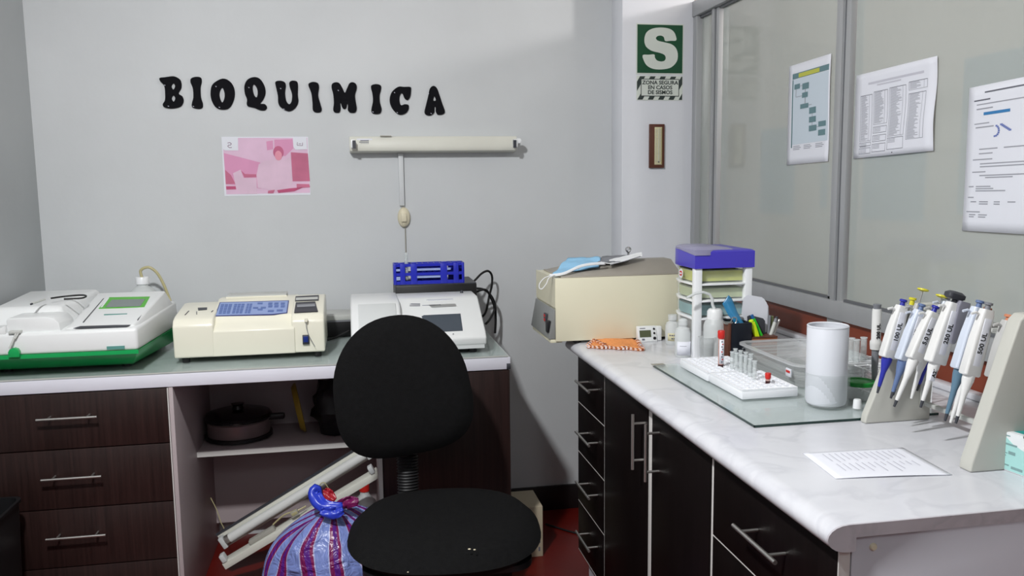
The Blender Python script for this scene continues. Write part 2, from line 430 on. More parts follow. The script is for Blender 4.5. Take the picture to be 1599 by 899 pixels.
# ================================================================ the room
FZ, CZ = 0.07, 2.60          # floor and ceiling
BW, CF, WX = 3.15, 3.025, 1.255
struct(MB(M['floor']).box(-1.16, 3.3, -1.7, 3.25, FZ-0.05, FZ).build('floor'))
struct(MB(M['ceiling']).box(-1.16, 3.3, -1.7, 3.25, CZ, CZ+0.05).build('ceiling'))
struct(MB(M['wall']).box(-1.06, 1.285, BW, BW+0.1, FZ, CZ).build('wall_back'))
struct(MB(M['beige']).box(1.285, 3.3, BW, BW+0.1, FZ, CZ).build('wall_next_room'))
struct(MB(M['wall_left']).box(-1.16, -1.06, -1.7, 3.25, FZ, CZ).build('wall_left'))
struct(MB(M['column']).box(0.978, 1.255, CF, BW, FZ, CZ, b=0.004).build('wall_column'))
struct(MB(M['wall']).box(-1.06, 3.3, -1.7, -1.6, FZ, CZ).build('wall_front'))
struct(MB(mat('next_room_paint', (150,150,146), 0.8)).box(3.2, 3.3, -1.6, 3.15, FZ, CZ).build('wall_right'))
struct(MB(M['skirt']).box(0.455, 0.978, BW-0.014, BW, FZ, 0.168, b=0.003).build('baseboard_back'))
# partition on the right: red-brown panel below, aluminium frame with milky panes above
struct(MB(M['redwood']).box(1.268, 1.30, -1.6, CF, FZ, 1.0).build('trim_1'))
win = bpy.data.objects.new('window_1', None); C.objects.link(win); win.location = (1.27, 1.0, 1.0); win['kind'] = 'structure'
fr = MB(M['alu'])
fr.box(1.252, 1.30, -1.6, CF, 0.985, 1.035, b=0.002)                 # bottom rail
fr.box(1.245, 1.30, -1.6, CF, 1.955, 2.01, b=0.002)                  # top rail
fr.box(1.25, 1.30, 2.99, CF, 1.035, 1.955, b=0.002)
struct(fr.build('frame_rail', win))
for y0, y1 in ((2.812, 2.872), (2.012, 2.078), (0.92, 0.985), (-0.2, -0.14)):
    mu = MB(M['alu']); y0, y1 = y0*1.0056, y1*1.0056; mu.box(1.262, 1.302, y0, y1, 0.90 if 2.0 < y0 < 2.1 else 1.035, 1.955, b=0.0025)
    mu.box(1.2605, 1.264, y0+0.020, y0+0.024, 1.035, 1.955, M['alu_groove']).box(1.256, 1.264, y0+0.028, y0+0.046, 1.035, 1.955, b=0.001)
    struct(mu.build('mullion', win))
for y0, y1 in ((2.872, 2.99), (2.078, 2.812), (0.985, 2.012), (-0.14, 0.92), (-1.6, -0.2)):
    p = MB(M['pane']); p.box(1.272, 1.277, y0, y1, 1.035, 1.955)
    struct(p.build('glass_pane', win))
    g = MB(M['alu_groove']); g.box(1.262, 1.271, y0, y1, 1.035, 1.042).box(1.262, 1.271, y0, y1, 1.946, 1.955)
    struct(g.build('pane_gasket', win))
# ceiling fitting above the camera
cl = thing('ceiling_lamp', 'white round lamp holder on the ceiling above the desk', 'lamp', (-0.46, 0.85, 2.54))
MB(M['white_pl']).lathe([(0,2.60),(0.06,2.60),(0.06,2.585),(0.03,2.575),(0.024,2.53),(0,2.53)], (-0.46,0.85,0), 28).build('lamp_holder', cl)

# ================================================================ desk along the back wall
DZ = 0.835
wt = MB(M['lam_white'])
wt.box(-1.06, 0.455, 2.50, 3.15, 0.792, 0.829, b=0.0015)
wt.box(-1.058, 0.453, 2.503, 3.148, 0.829, 0.8305, M['desktop'])
wt.prism([(2.4995, 0.792), (2.497, 0.797), (2.497, 0.806), (2.4995, 0.81)], 0, 0.443, 0.455, M['charcoal'])
tag(wt.build('desk_worktop'), 'white edged worktop of the long desk along the back wall', 'desk')
ds = MB(M['glass_sheet']); ds.box(-1.055, 0.447, 2.502, 3.14, 0.831, 0.8348)
ds.box(-1.055, 0.447, 2.5005, 2.5025, 0.831, 0.8348, M['ltgrey'])
tag(ds.build('desk_glass'), 'thin clear glass sheet covering the desk along the back wall', 'glass sheet')

def bar_handle(c, ax, ln, post, r=0.0045, parent=None, out=(0,-1,0), postlen=0.028):
    """bar centred at c; posts go from bar towards the front (-out)"""
    c = Vector(c); d = Vector(ax).normalized(); o = Vector(out)
    h = MB(M['steel']); h.tube([c-d*ln/2, c+d*ln/2], r, 12)
    for s_ in (-1, 1):
        q = c+d*s_*post/2; h.tube([q, q-o*postlen], r*0.8, 10)
    return h.build('handle', parent)

dc = thing('drawer_cabinet', 'dark brown drawer cabinet under the white analyzer with the green base', 'cabinet', (-0.8, 2.8, FZ))
b_ = MB(M['lam_pink']); b_.box(-1.056, -1.04, 2.517, 3.12, 0.09, 0.791).box(-0.556, -0.54, 2.517, 3.12, 0.09, 0.791)
b_.box(-1.04, -0.556, 3.10, 3.12, 0.09, 0.791).box(-1.04, -0.556, 2.53, 3.10, 0.09, 0.106).box(-1.056, -0.54, 2.56, 3.10, FZ, 0.09, M['black'])
b_.box(-0.5435, -0.5405, 2.500, 2.52, 0.10, 0.789, M['edge'])
b_.build('body', dc)
for z0, z1, hz in ((0.630, 0.789, 0.7245), (0.4565, 0.627, 0.5525), (0.283, 0.4535, 0.380), (0.11, 0.280, 0.21)):
    d = MB(M['darkwood']); d.box(-1.055, -0.5440, 2.500, 2.516, z0, z1, b=0.0012)
    d.box(-1.0, -0.60, 2.516, 3.0, z0+0.02, z1-0.03, M['lam_pink'])
    dr = d.build('drawer', dc)
    bar_handle((-0.804, 2.470, hz), (1,0,0), 0.157, 0.102, 0.0038, dr, postlen=0.030)

su = thing('open_shelf_unit', 'open bay with one pale shelf under the middle of the desk', 'shelf unit', (-0.24, 2.8, FZ))
MB(M['lam_pink']).box(-0.54, -0.528, 2.503, 3.13, FZ, 0.791, b=0.001).build('side_panel', su)
MB(M['lam_pink']).box(0.046, 0.058, 2.503, 3.13, FZ, 0.791, b=0.001).box(0.046, 0.058, 2.500, 2.504, FZ, 0.791, M['edge']).build('side_panel', su)
MB(M['lam_pink']).box(-0.528, 0.046, 3.085, 3.097, 0.148, 0.791).build('back_panel', su)
sh = MB(M['lam_pink']); sh.box(-0.528, 0.046, 2.80, 3.085, 0.487, 0.503, b=0.001).box(-0.528, 0.046, 2.797, 2.801, 0.487, 0.503, M['edge'])
sh.build('shelf', su)
cc = thing('cupboard', 'plain dark brown cupboard at the wall end of the desk, behind the chair', 'cabinet', (0.256, 2.8, FZ))
b_ = MB(M['darkwood']); b_.box(0.0585, 0.453, 2.516, 3.13, FZ, 0.791, b=0.001).build('body', cc)
MB(M['darkwood']).box(0.061, 0.452, 2.500, 2.5155, 0.10, 0.789, b=0.0012).build('door', cc)

# ================================================================ counter on the right
KZ = 0.90
XE = 1.266
prof = [(XE, 0.90)]
prof += [(0.632+0.030*math.cos(a)*1.0, 0.881+0.019*math.sin(a)) for a in [PI/2+PI*k/10 for k in range(11)]]
prof += [(0.6435, 0.862), (0.6435, 0.882), (XE, 0.882)]
kt = MB(M['marble']); kt.prism(prof, 1, 0.979, 2.395)
kt.prism([(0.80, 0.90), (0.80, 0.882), (XE, 0.882), (XE, 0.90)], 1, 2.395, CF)
kt.prism([(x, z) for x, z in prof], 1, 0.9755, 0.979, M['marble_end'])
tag(kt.build('counter_worktop', smooth=50), 'white marble patterned worktop with a rounded front edge', 'worktop')

tag(MB(M['marble']).box(1.240, 1.2672, 0.979, CF-0.002, 0.9003, 0.915, b=0.004).build('counter_upstand'), 'low marble patterned upstand where the counter meets the red brown panel', 'upstand')
def cab(name, label, y0, y1, wall0=True, wall1=True):
    o = thing(name, label, 'cabinet', (0.94, (y0+y1)/2, FZ))
    b = MB(M['lam_grey'])
    b.box(0.6440, 1.25, y0, y0+0.016, 0.262, 0.8816, b=0.0008).box(0.6440, 1.25, y1-0.016, y1, 0.262, 0.8816, b=0.0008)
    b.box(0.655, 1.25, y0+0.016, y1-0.016, 0.8615, 0.8815)
    b.box(0.643, 1.25, y0+0.016, y1-0.016, 0.262, 0.278).box(1.234, 1.25, y0+0.016, y1-0.016, 0.278, 0.86)
    b.build('body', o)
    MB(M['lam_grey']).box(0.66, 0.676, y0, y1, FZ, 0.262).build('plinth', o); MB(M['lam_grey']).box(1.20, 1.216, y0, y1, FZ, 0.262).build('plinth', o)
    return o
fd = cab('drawer_cabinet', 'narrow black drawer cabinet below the water bath', 2.058, 2.345)
for i, (z0, z1, hz) in enumerate(((0.7225, 0.860, 0.804), (0.574, 0.7195, 0.657), (0.4235, 0.571, 0.510), (0.272, 0.4205, 0.362))):
    d = MB(M['blackwood']); d.box(0.626, 0.642, 2.076, 2.340, z0, z1, b=0.001); d.box(0.642, 1.1, 2.085, 2.325, z0+0.012, z1-0.03, M['lam_grey'])
    d.box(0.6262, 0.6418, 2.076, 2.340, z0-0.0022, z0, M['edge'])
    bar_handle((0.596, 2.186, hz), (0,1,0), 0.137, 0.092, 0.0037, d.build('drawer', fd), out=(-1,0,0), postlen=0.030)
dcab = cab('cupboard', 'black double door cupboard under the counter, in the middle of the run', 1.391, 2.058)
d = MB(M['blackwood']); d.box(0.626, 0.642, 1.743, 2.0735, 0.264, 0.861, b=0.001).box(0.6262, 0.6418, 2.0735, 2.0755, 0.264, 0.861, M['edge'])
bar_handle((0.596, 1.757, 0.778), (0,0,1), 0.127, 0.085, 0.0037, d.build('door', dcab), out=(-1,0,0), postlen=0.030)
d = MB(M['blackwood']); d.box(0.626, 0.642, 1.404, 1.715, 0.264, 0.861, b=0.001)
bar_handle((0.596, 1.671, 0.780), (0,0,1), 0.127, 0.085, 0.0037, d.build('door', dcab), out=(-1,0,0), postlen=0.030)
MB(M['edge']).box(0.628, 0.6424, 1.7165, 1.7415, 0.264, 0.861, b=0.001).build('centre_stile', dcab)
nd = cab('drawer_cabinet', 'wide black drawer cabinet at the open end of the counter', 0.985, 1.391)
for z0, z1, hz in ((0.7135, 0.861, 0.793), (0.565, 0.7105, 0.645), (0.4165, 0.562, 0.497), (0.268, 0.4135, 0.349)):
    d = MB(M['blackwood']); d.box(0.626, 0.642, 0.988, 1.3905, z0, z1, b=0.001); d.box(0.642, 1.1, 1.005, 1.37, z0+0.012, z1-0.03, M['lam_grey'])
    d.box(0.6262, 0.6418, 0.988, 1.3905, z0-0.0022, z0, M['edge'])
    d.box(0.6255, 0.642, 0.9855, 0.988, z0, z1, M['edge'])
    bar_handle((0.596, 1.1735, hz), (0,1,0), 0.142, 0.09, 0.0037, d.build('drawer', nd), out=(-1,0,0), postlen=0.030)
MB(M['edge']).box(0.628, 0.6424, 1.3915, 1.4030, 0.264, 0.861, b=0.001).build('edge_strip', nd)
sp = MB(M['ivory']); sp.lathe([(0, 0.004), (0.004, 0.0035), (0.0055, 0.001), (0.0055, 0)], (0,0,0), 16, R=RX(90).to_3x3())
for v in sp.bm.verts: v.co += Vector((0.675, 0.985, 0.862))
sp.build('screw_cap', nd)
# ================================================================ things on the walls
def wallpt(px, py, y=BW): 
    p = at(px, py, 1, y); return (p.x, p.z)
# glitter letters: outlines of the ten letters of the photograph, each cut from 5 mm foam
def letter(outer, holes, sx, sy, ox, oy, label, name='wall_letter', k=4):
    """outer/holes in crop coordinates; crop -> photo by (ox+sx*u, oy+sy*v)"""
    conv = lambda L: [wallpt(ox+sx*u, oy+sy*v) for u, v in L]
    O = [tuple(p) for p in closed_spline(conv(outer), k)]
    b = MB(M['glitter']); bm = b.bm; i = b.mi(None); H = [[tuple(p) for p in closed_spline(conv(h), k)] for h in holes]
    loops = []
    for L in [O]+H:
        vs = [bm.verts.new((x, BW-0.006, z)) for x, z in L]; loops.append(vs)
        for a in range(len(vs)): bm.edges.new((vs[a], vs[(a+1) % len(vs)]))
    r = bmesh.ops.triangle_fill(bm, edges=bm.edges[:], use_beauty=True, use_dissolve=False)
    fr_ = [f for f in r['geom'] if isinstance(f, bmesh.types.BMFace)]
    for f in fr_:
        if f.normal.y > 0: f.normal_flip()
    for vs in loops:
        bk = [bm.verts.new((v.co.x, BW-0.0005, v.co.z)) for v in vs]
        for a in range(len(vs)):
            c = (a+1) % len(vs); bm.faces.new((vs[a], vs[c], bk[c], bk[a]))
    bmesh.ops.recalc_face_normals(bm, faces=bm.faces[:])
    tag(b.build(name), label, 'letter', 'cut out letters on the back wall')
s1 = 240/1599; a1 = dict(sx=s1, sy=s1, ox=240, oy=110)
letter([(66,80),(120,72),(210,62),(270,90),(290,130),(290,185),(262,240),(300,270),(314,320),(290,370),(235,392),(170,396),(112,382),(98,352),(120,312),(122,240),(112,160),(70,112)],
       [[(208,134),(226,165),(208,200),(188,168)], [(208,260),(228,292),(210,326),(190,292)]], label='black glitter letter B at the start of the wall lettering', **a1)
letter([(392,85),(440,68),(492,76),(502,120),(490,180),(494,280),(514,350),(505,392),(450,398),(402,380),(402,335),(415,280),(410,190),(386,125)], [], label='black glitter letter I between B and O', **a1)
letter([(720,86),(800,120),(842,200),(838,300),(790,390),(720,408),(650,385),(604,310),(594,220),(620,140)],
       [[(714,180),(738,230),(738,290),(716,334),(692,290),(688,230)]], label='black glitter letter O with a narrow slit in its middle', **a1)
letter([(1050,70),(1110,92),(1155,165),(1164,240),(1140,305),(1112,345),(1160,352),(1180,385),(1160,414),(1110,414),(1050,390),(985,375),(970,350),(972,300),(950,240),(946,160),(980,95)],
       [[(1046,146),(1072,180),(1084,230),(1074,280),(1050,262),(1034,210),(1032,165)]], label='black glitter letter Q with a tail curling right', **a1)
letter([(1270,118),(1320,108),(1365,125),(1375,165),(1368,240),(1382,320),(1412,352),(1436,320),(1440,250),(1418,180),(1412,130),(1440,108),(1490,116),(1502,160),(1500,250),(1505,330),(1470,395),(1410,426),(1345,400),(1300,350),(1292,260),(1270,160)],
       [], label='black glitter letter U with rounded arm ends', **a1)
s2 = 240/1599; a2 = dict(sx=s2, sy=s2, ox=470, oy=110)
letter([(84,135),(130,120),(178,135),(188,180),(180,260),(200,340),(216,400),(205,432),(160,438),(125,415),(120,340),(108,240),(80,165)], [], label='black glitter letter I leaning between U and M', **a2)
letter([(325,140),(362,124),(400,135),(432,185),(456,232),(480,185),(505,135),(540,124),(574,145),(580,190),(562,260),(572,340),(580,400),(562,438),(515,440),(488,415),(488,370),(480,345),(472,385),(455,402),(432,390),(415,345),(408,345),(412,395),(400,436),(362,440),(336,415),(342,340),(335,250),(318,180)],
       [], label='black glitter letter M with stubby rounded legs', **a2)
letter([(735,155),(780,143),(826,155),(834,190),(818,260),(820,330),(838,400),(825,445),(780,455),(738,440),(732,400),(748,320),(742,240),(728,185)], [], label='black glitter letter I between M and C', **a2)
letter([(1010,172),(1070,172),(1138,174),(1144,210),(1136,270),(1112,308),(1080,295),(1060,250),(1042,238),(1026,268),(1024,320),(1040,362),(1080,352),(1118,362),(1118,405),(1090,445),(1030,462),(975,430),(935,370),(922,300),(945,225)],
       [], label='black glitter letter C with a flat cut top end', **a2)
letter([(1340,190),(1375,162),(1412,185),(1440,260),(1470,350),(1495,425),(1478,455),(1425,462),(1402,430),(1400,385),(1392,378),(1386,392),(1384,440),(1345,470),(1298,460),(1284,430),(1300,360),(1322,270)],
       [[(1386,268),(1402,306),(1388,318),(1374,306)]], label='black glitter letter A at the end of the wall lettering', **a2)

# pink poster
def wall_quad(x0, x1, z0, z1, y, th=0.0006): return (x0, x1, y-th, y, z0, z1)
po = MB(M['paper'])
px0, px1, pz0, pz1 = -0.450, -0.153, 1.325, 1.532
pinks = {k: mat('poster_pink_'+k, c, 0.7, var=v, nscale=12) for k, c, v in (
    ('pale', (222,188,212), 0.06), ('mid', (216,150,186), 0.05), ('coat', (220,190,210), 0.08), ('deep', (196,110,140), 0.12), ('hair', (190,100,134), 0.1), ('skin', (226,150,170), 0.05), ('rose', (188,84,122), 0.05), ('grey', (186,170,186), 0.05))}
po.box(px0, px1, BW-0.0012, BW-0.0002, pz0, pz1)
def pq(u, v, m, d):
    """polygon on the poster; u 0..1 left to right, v 0..1 top to bottom"""
    L = [(px0+(px1-px0)*a, pz1+(pz0-pz1)*b2) for a, b2 in zip(u, v)]
    po.prism(L, 1, BW-0.0012-0.0004*d, BW-0.0012, m)
def crop(L): return [((a-128)/1012, (b2-108)/672) for a, b2 in L]
def pqc(L, m, d): q = crop(L); pq([a for a, _ in q], [b2 for _, b2 in q], m, d)
pqc([(140,120),(1128,120),(1136,755),(150,760)], pinks['pale'], 1)
pqc([(645,160),(722,150),(722,250),(650,262)], pinks['mid'], 2)
pqc([(740,140),(955,135),(960,240),(860,330),(735,300)], pinks['mid'], 2)
pqc([(928,285),(1130,300),(1140,620),(935,620)], pinks['deep'], 3)
pqc([(145,290),(560,400),(700,560),(560,700),(150,640)], pinks['mid'], 2)
pqc([(150,480),(215,540),(260,640),(150,645)], pinks['deep'], 3)
pqc([(152,668),(262,668),(268,704),(154,706)], pinks['rose'], 3)
pqc([(240,520),(330,480),(360,575),(510,575),(510,760),(320,760),(265,680)], pinks['coat'], 3)
pqc([(335,490),(370,570),(512,565),(510,535),(380,530)], pinks['deep'], 4)
pqc([(512,545),(545,420),(620,380),(700,370),(850,370),(925,345),(932,640),(870,730),(700,720),(520,690)], pinks['coat'], 4)
cx, cy = 782, 285
pqc([(cx+62*math.cos(a), cy+72*math.sin(a)) for a in [2*PI*k/18 for k in range(18)]], pinks['hair'], 5)
pqc([(cx-2+42*math.cos(a), cy+38+56*math.sin(a)) for a in [2*PI*k/18 for k in range(18)]], pinks['skin'], 6)
pqc([(745,720),(900,700),(1060,690),(950,735),(760,752)], pinks['rose'], 5)
pqc([(980,650),(1130,655),(1140,690),(980,700)], pinks['deep'], 5)
pqc([(640,725),(720,715),(700,755),(635,755)], pinks['deep'], 5)
pqc([(130,112),(318,112),(314,262),(160,262),(136,240)], M['paper'], 5)
pqc([(960,120),(1120,120),(1124,252),(985,258),(962,225)], M['paper'], 5)
def stroke(L, wd, m, d):
    for (a, b2), (c, e) in zip(L, L[1:]):
        dx, dy = c-a, e-b2; n = math.hypot(dx, dy) or 1; ox, oy = -dy/n*wd/2, dx/n*wd/2
        pqc([(a+ox, b2+oy), (c+ox, e+oy), (c-ox, e-oy), (a-ox, b2-oy)], m, d)
ig = mat('poster_logo_ink', (138,110,130), 0.7)
stroke([(196,178),(222,172),(240,186),(228,202),(205,200),(196,216),(215,230),(242,228)], 7, ig, 6)
stroke([(1010,172),(1006,206),(1070,210),(1072,176)], 6, ig, 6); stroke([(1024,190),(1056,190)], 6, ig, 6)
tag(po.build('wall_poster'), 'small pink toned poster of a person in a lab coat taped below the lettering', 'poster')

# empty fluorescent batten
ba = thing('tube_lamp_batten', 'white wall batten for a fluorescent tube, without its tube', 'lamp', (0.29, 3.12, 1.475))
b_ = MB(M['batten']); b_.prism([(BW-0.0005, 1.472), (3.093, 1.478), (3.090, 1.492), (3.10, 1.530), (BW-0.0005, 1.531)], 0, -0.008, 0.598, b=0.002)
b_.box(0.10, 0.14, 3.0905, 3.097, 1.5295, 1.5325, M['grime'])
b_.build('housing', ba)
for x, s_ in ((0.004, 1), (0.588, -1)):
    h = MB(M['white_gloss']); h.box(x-0.007, x+0.007, 3.062, 3.096, 1.488, 1.518, b=0.003)
    h.box(x-0.006+0.004*s_, x+0.006+0.004*s_, 3.0605, 3.063, 1.486, 1.514, M['charcoal']).build('tube_holder', ba)
h = MB(M['white_gloss']); h.lathe([(0, 0.012), (0.009, 0.010), (0.011, 0), (0.011, -0.012), (0, -0.012)], (0.601, 3.078, 1.512), 16, R=RX(90).to_3x3()); h.build('starter', ba)
lb = MB(M['paper']); lb.prism([(3.0915, 1.490), (3.0975, 1.522), (3.0985, 1.522), (3.0925, 1.490)], 0, 0.018, 0.072)
for k in range(4):
    zz = 1.497+0.0055*k; lb.box(0.026+0.004*(k % 2), 0.060, 3.0908+(zz-1.49)*0.19, 3.0920+(zz-1.49)*0.19, zz, zz+0.003, M['ink_d'])
lb.build('maker_label', ba)
cch = MB(M['channel']); cch.box(0.165, 0.183, 3.136, BW-0.0005, 1.281, 1.471, b=0.0015)
tag(cch.build('cable_channel'), 'white cable channel running down from the batten to the switch', 'cable channel')
cw = MB(M['grime']); cw.tube([(0.1835, 3.1465, 1.205), (0.1835, 3.1465, 1.0), (0.186, 3.1465, 0.85)], 0.0022, 8)
tag(cw.build('wall_cable'), 'thin grey cable dropping from the oval switch behind the blue rack', 'cable')
sw = thing('light_switch', 'oval ivory light switch on the back wall', 'switch', (0.180, 3.14, 1.20))
h = MB(M['ivory']); h.lathe([(0, 0.020), (0.012, 0.020), (0.021, 0.016), (0.026, 0.008), (0.0265, 0)], (0,0,0), 32, sx=0.88, sy=1.42, R=RX(90).to_3x3())
for v in h.bm.verts: v.co += Vector((0.180, BW-0.0005, 1.2375))
h.build('base_plate', sw)
MB(M['ivory']).box(0.168, 0.189, 3.122, 3.131, 1.222, 1.254, b=0.003).build('rocker', sw)

# seismic safety signs
sg = MB(M['signwhite']); sg.box(1.031, 1.213, CF-0.002, CF-0.0002, 1.748, 1.929)
sg.box(1.035, 1.209, CF-0.0028, CF-0.002, 1.753, 1.925, M['signgreen'])
fm = frame((1.122, CF-0.0034, 1.840), (1,0,0), (0,0,1))
SO = [(768,422),(766,378),(742,330),(695,300),(610,288),(520,300),(460,340),(438,410),(452,480),(510,528),(600,552),(645,572),(660,602),(648,632),(612,641),(570,630),(548,600),(540,568),(480,571),(422,575),(432,632),(470,688),(540,720),(640,722),(720,700),(775,640),(786,570),(768,505),(720,462),(640,440),(580,425),(558,400),(575,378),(610,372),(640,388),(655,428),(710,426)]
SO = closed_spline([wallpt(940+0.15*u, 0.15*v, CF) for u, v in SO], 4)
bs = sg.bm; vs_ = [bs.verts.new((p[0], CF-0.0034, p[1])) for p in SO]; es_ = [bs.edges.new((vs_[k], vs_[(k+1) % len(vs_)])) for k in range(len(vs_))]
for f_ in bmesh.ops.triangle_fill(bs, edges=es_, use_beauty=True)['geom']:
    if isinstance(f_, bmesh.types.BMFace):
        f_.material_index = sg.mi(M['signwhite'])
        if f_.normal.y > 0: f_.normal_flip()
tag(sg.build('safety_sign'), 'square green sign with a big white letter S on the column', 'sign')
sg = MB(M['signwhite']); sg.box(1.033, 1.211, CF-0.002, CF-0.0002, 1.655, 1.743)
for k in range(-3, 6):
    x = 1.036+k*0.040
    L = [(x, 1.657), (x+0.020, 1.657), (x+0.020+0.05, 1.741), (x+0.05, 1.741)]
    for lim, sgn in ((1.0345, 1), (1.2095, -1)):          # cut the stripe at the sign's sides
        out = []
        for (ax_, az), (bx__, bz_) in zip(L, L[1:]+L[:1]):
            ia, ib = sgn*(ax_-lim) >= 0, sgn*(bx__-lim) >= 0
            if ia: out.append((ax_, az))
            if ia != ib: t_ = (lim-ax_)/(bx__-ax_); out.append((lim, az+(bz_-az)*t_))
        L = out
        if not L: break
    if len(L) > 2: sg.prism(L, 1, CF-0.0026, CF-0.002, M['signdark'])
sg.box(1.049, 1.197, CF-0.0034, CF-0.0026, 1.669, 1.732, M['signdark'])
sg.box(1.0515, 1.1945, CF-0.0040, CF-0.0034, 1.6715, 1.7295, M['signwhite'])
for k, (t_, z) in enumerate((('ZONA SEGURA', 1.718), ('EN CASOS', 1.7005), ('DE SISMOS', 1.683))):
    sg.text(t_, frame((1.123, CF-0.0044, z), (1,0,0), (0,0,1)), 0.0190, M['signdark'], ext=0.0003, bold=0.0005, sx=1.06)
tag(sg.build('safety_sign'), 'small sign with striped border reading ZONA SEGURA EN CASOS DE SISMOS', 'sign')
th = thing('wall_thermometer', 'narrow wooden wall thermometer below the signs on the column', 'thermometer', (1.109, CF, 1.41))
MB(M['brown']).box(1.082, 1.139, CF-0.012, CF-0.0003, 1.408, 1.568, b=0.001).build('backing_board', th)
q = MB(M['thermo']); q.box(1.100, 1.129, CF-0.0145, CF-0.012, 1.420, 1.557, b=0.0008)
for k in range(22):
    z = 1.432+k*0.0055; q.box(1.103, 1.109 if k % 5 else 1.111, CF-0.0152, CF-0.0145, z, z+0.0012, M['ink']).box(1.120, 1.1265, CF-0.0152, CF-0.0145, z, z+0.0012, M['ink'])
q.box(1.125, 1.1285, CF-0.0150, CF-0.0145, 1.422, 1.555, M['gold'])
q.build('scale_plate', th)
q = MB(M['clear_tube']); q.tube([(1.115, CF-0.0165, 1.432), (1.115, CF-0.0165, 1.552)], 0.0016, 8).lathe([(0, -0.004), (0.0036, 0), (0, 0.004)], (1.115, CF-0.0168, 1.430), 10, M['ink_d']); q.build('glass_capillary', th)

# ---------------------------------------------------------------- sheets on the partition glass
def glass_sheet(y0, z0t, y1, z1t, z1b, z0b, name, label, inks, front=True, m=None, wave=0.002):
    """sheet on the pane; (y0) far edge with top/bottom z0t/z0b, (y1) near edge; inks list of (u0,v0,u1,v1,mat)"""
    X = 1.2695 if front else 1.2805; s_ = -1 if front else 1; kf = 1.2695/1.25
    y0, y1 = y0*kf, y1*kf; z0t, z1t, z1b, z0b = [1.355+(q-1.355)*kf for q in (z0t, z1t, z1b, z0b)]
    def fn(u, v, o=0.0):
        y = y0+(y1-y0)*u; zt = z0t+(z1t-z0t)*u; zb = z0b+(z1b-z0b)*u
        lift = wave*(0.5+0.5*math.sin(7*v+3*u))*(1 if front else 0)*(0.3+u)
        return (X+s_*(lift+o), y, zt+(zb-zt)*v)
    b = MB(m or M['paper']); b.surf(lambda u, v: fn(u, v), 10, 14, th=0.0003)
    for q_ in inks:
        u0, v0, u1, v1, mm = q_[:5]
        b.surf(lambda u, v: fn(u0+(u1-u0)*u, v0+(v1-v0)*v, 0.0007), max(1, int(10*abs(u1-u0))), max(1, int(14*abs(v1-v0))), mm)
        if len(q_) > 5: pass
    return tag(b.build(name), label, 'paper', )
I = []
I += [(0.10,0.09,0.97,0.145,M['inkteal']), (0.10,0.15,0.13,0.83,M['inkteal']), (0.13,0.15,0.97,0.80,M['flowbg'])]
fl = [(0.16,0.20,0.30,0.25),(0.36,0.21,0.52,0.27),(0.36,0.30,0.50,0.35),(0.32,0.41,0.52,0.455),(0.54,0.46,0.70,0.52),(0.54,0.55,0.70,0.605),(0.54,0.635,0.72,0.69),(0.76,0.61,0.93,0.66),(0.76,0.69,0.92,0.745)]
# flowchart boxes sit on the pale ground, so they are added last with a second lift
def flow_sheet():
    kf = 1.2695/1.25; y0, y1 = 2.308*kf, 2.087*kf; zt0, zt1, zb0, zb1 = [1.355+(q-1.355)*kf for q in (1.682, 1.686, 1.400, 1.405)]
    o = 1.2695
    b = MB(M['paper'])
    def fn(u, v, d=0.0):
        return (o-0.002*(0.5+0.5*math.sin(6*v))*(0.3+u)-d, y0+(y1-y0)*u, (zt0+(zt1-zt0)*u)*(1-v)+(zb0+(zb1-zb0)*u)*v)
    b.surf(fn, 10, 14, th=0.0003)
    def ink(u0, v0, u1, v1, mm, d=0.0007): b.surf(lambda u, v: fn(u0+(u1-u0)*u, v0+(v1-v0)*v, d), max(1, int(10*(u1-u0))), max(1, int(14*(v1-v0))), mm)
    for q_ in I: ink(*q_)
    ink(0.26, 0.10, 0.76, 0.14, M['inkyellow'], 0.0013)
    for q_ in fl: ink(*q_, M['inkteal'], 0.0013)
    for (u0, v0, u1, v1) in ((0.43,0.27,0.445,0.30),(0.43,0.35,0.445,0.41),(0.30,0.225,0.36,0.23),(0.52,0.43,0.60,0.435),(0.61,0.52,0.62,0.55),(0.61,0.605,0.62,0.635),(0.72,0.655,0.76,0.66),(0.20,0.25,0.21,0.33),(0.21,0.325,0.36,0.33)): ink(u0,v0,u1,v1,M['ink'],0.0013)
    for k, u in enumerate((0.16, 0.42, 0.70)):
        for j in range(3): ink(u, 0.815+0.016*j, u+0.16+0.03*(j % 2), 0.822+0.016*j, M['ink'])
    tag(b.build('flowchart_sheet'), 'sheet with a teal flowchart taped to the glass, nearest the column', 'paper')
flow_sheet()
J = [(0.18,0.12,0.86,0.145,M['ink_l']), (0.30,0.16,0.60,0.175,M['ink_l'])]
cols = [(0.08,0.26,0.24,0.80),(0.26,0.24,0.44,0.62),(0.46,0.23,0.66,0.78),(0.69,0.21,0.90,0.30),(0.69,0.34,0.89,0.84)]
rnd = random.Random(3)
for (u0, v0, u1, v1) in cols:
    J += [(u0,v0,u1,v0+0.006,M['ink_d']), (u0,v1,u1,v1+0.005,M['ink']), (u0,v0,u0+0.004,v1,M['ink']), (u1-0.004,v0,u1,v1,M['ink']), (u1-0.04,v0,u1-0.037,v1,M['ink'])]
    v = v0+0.012
    while v < v1-0.006:
        J.append((u0+0.012, v, u0+0.012+(u1-u0-0.06)*(0.5+0.5*rnd.random()), v+0.0055, M['ink'])); v += 0.0125
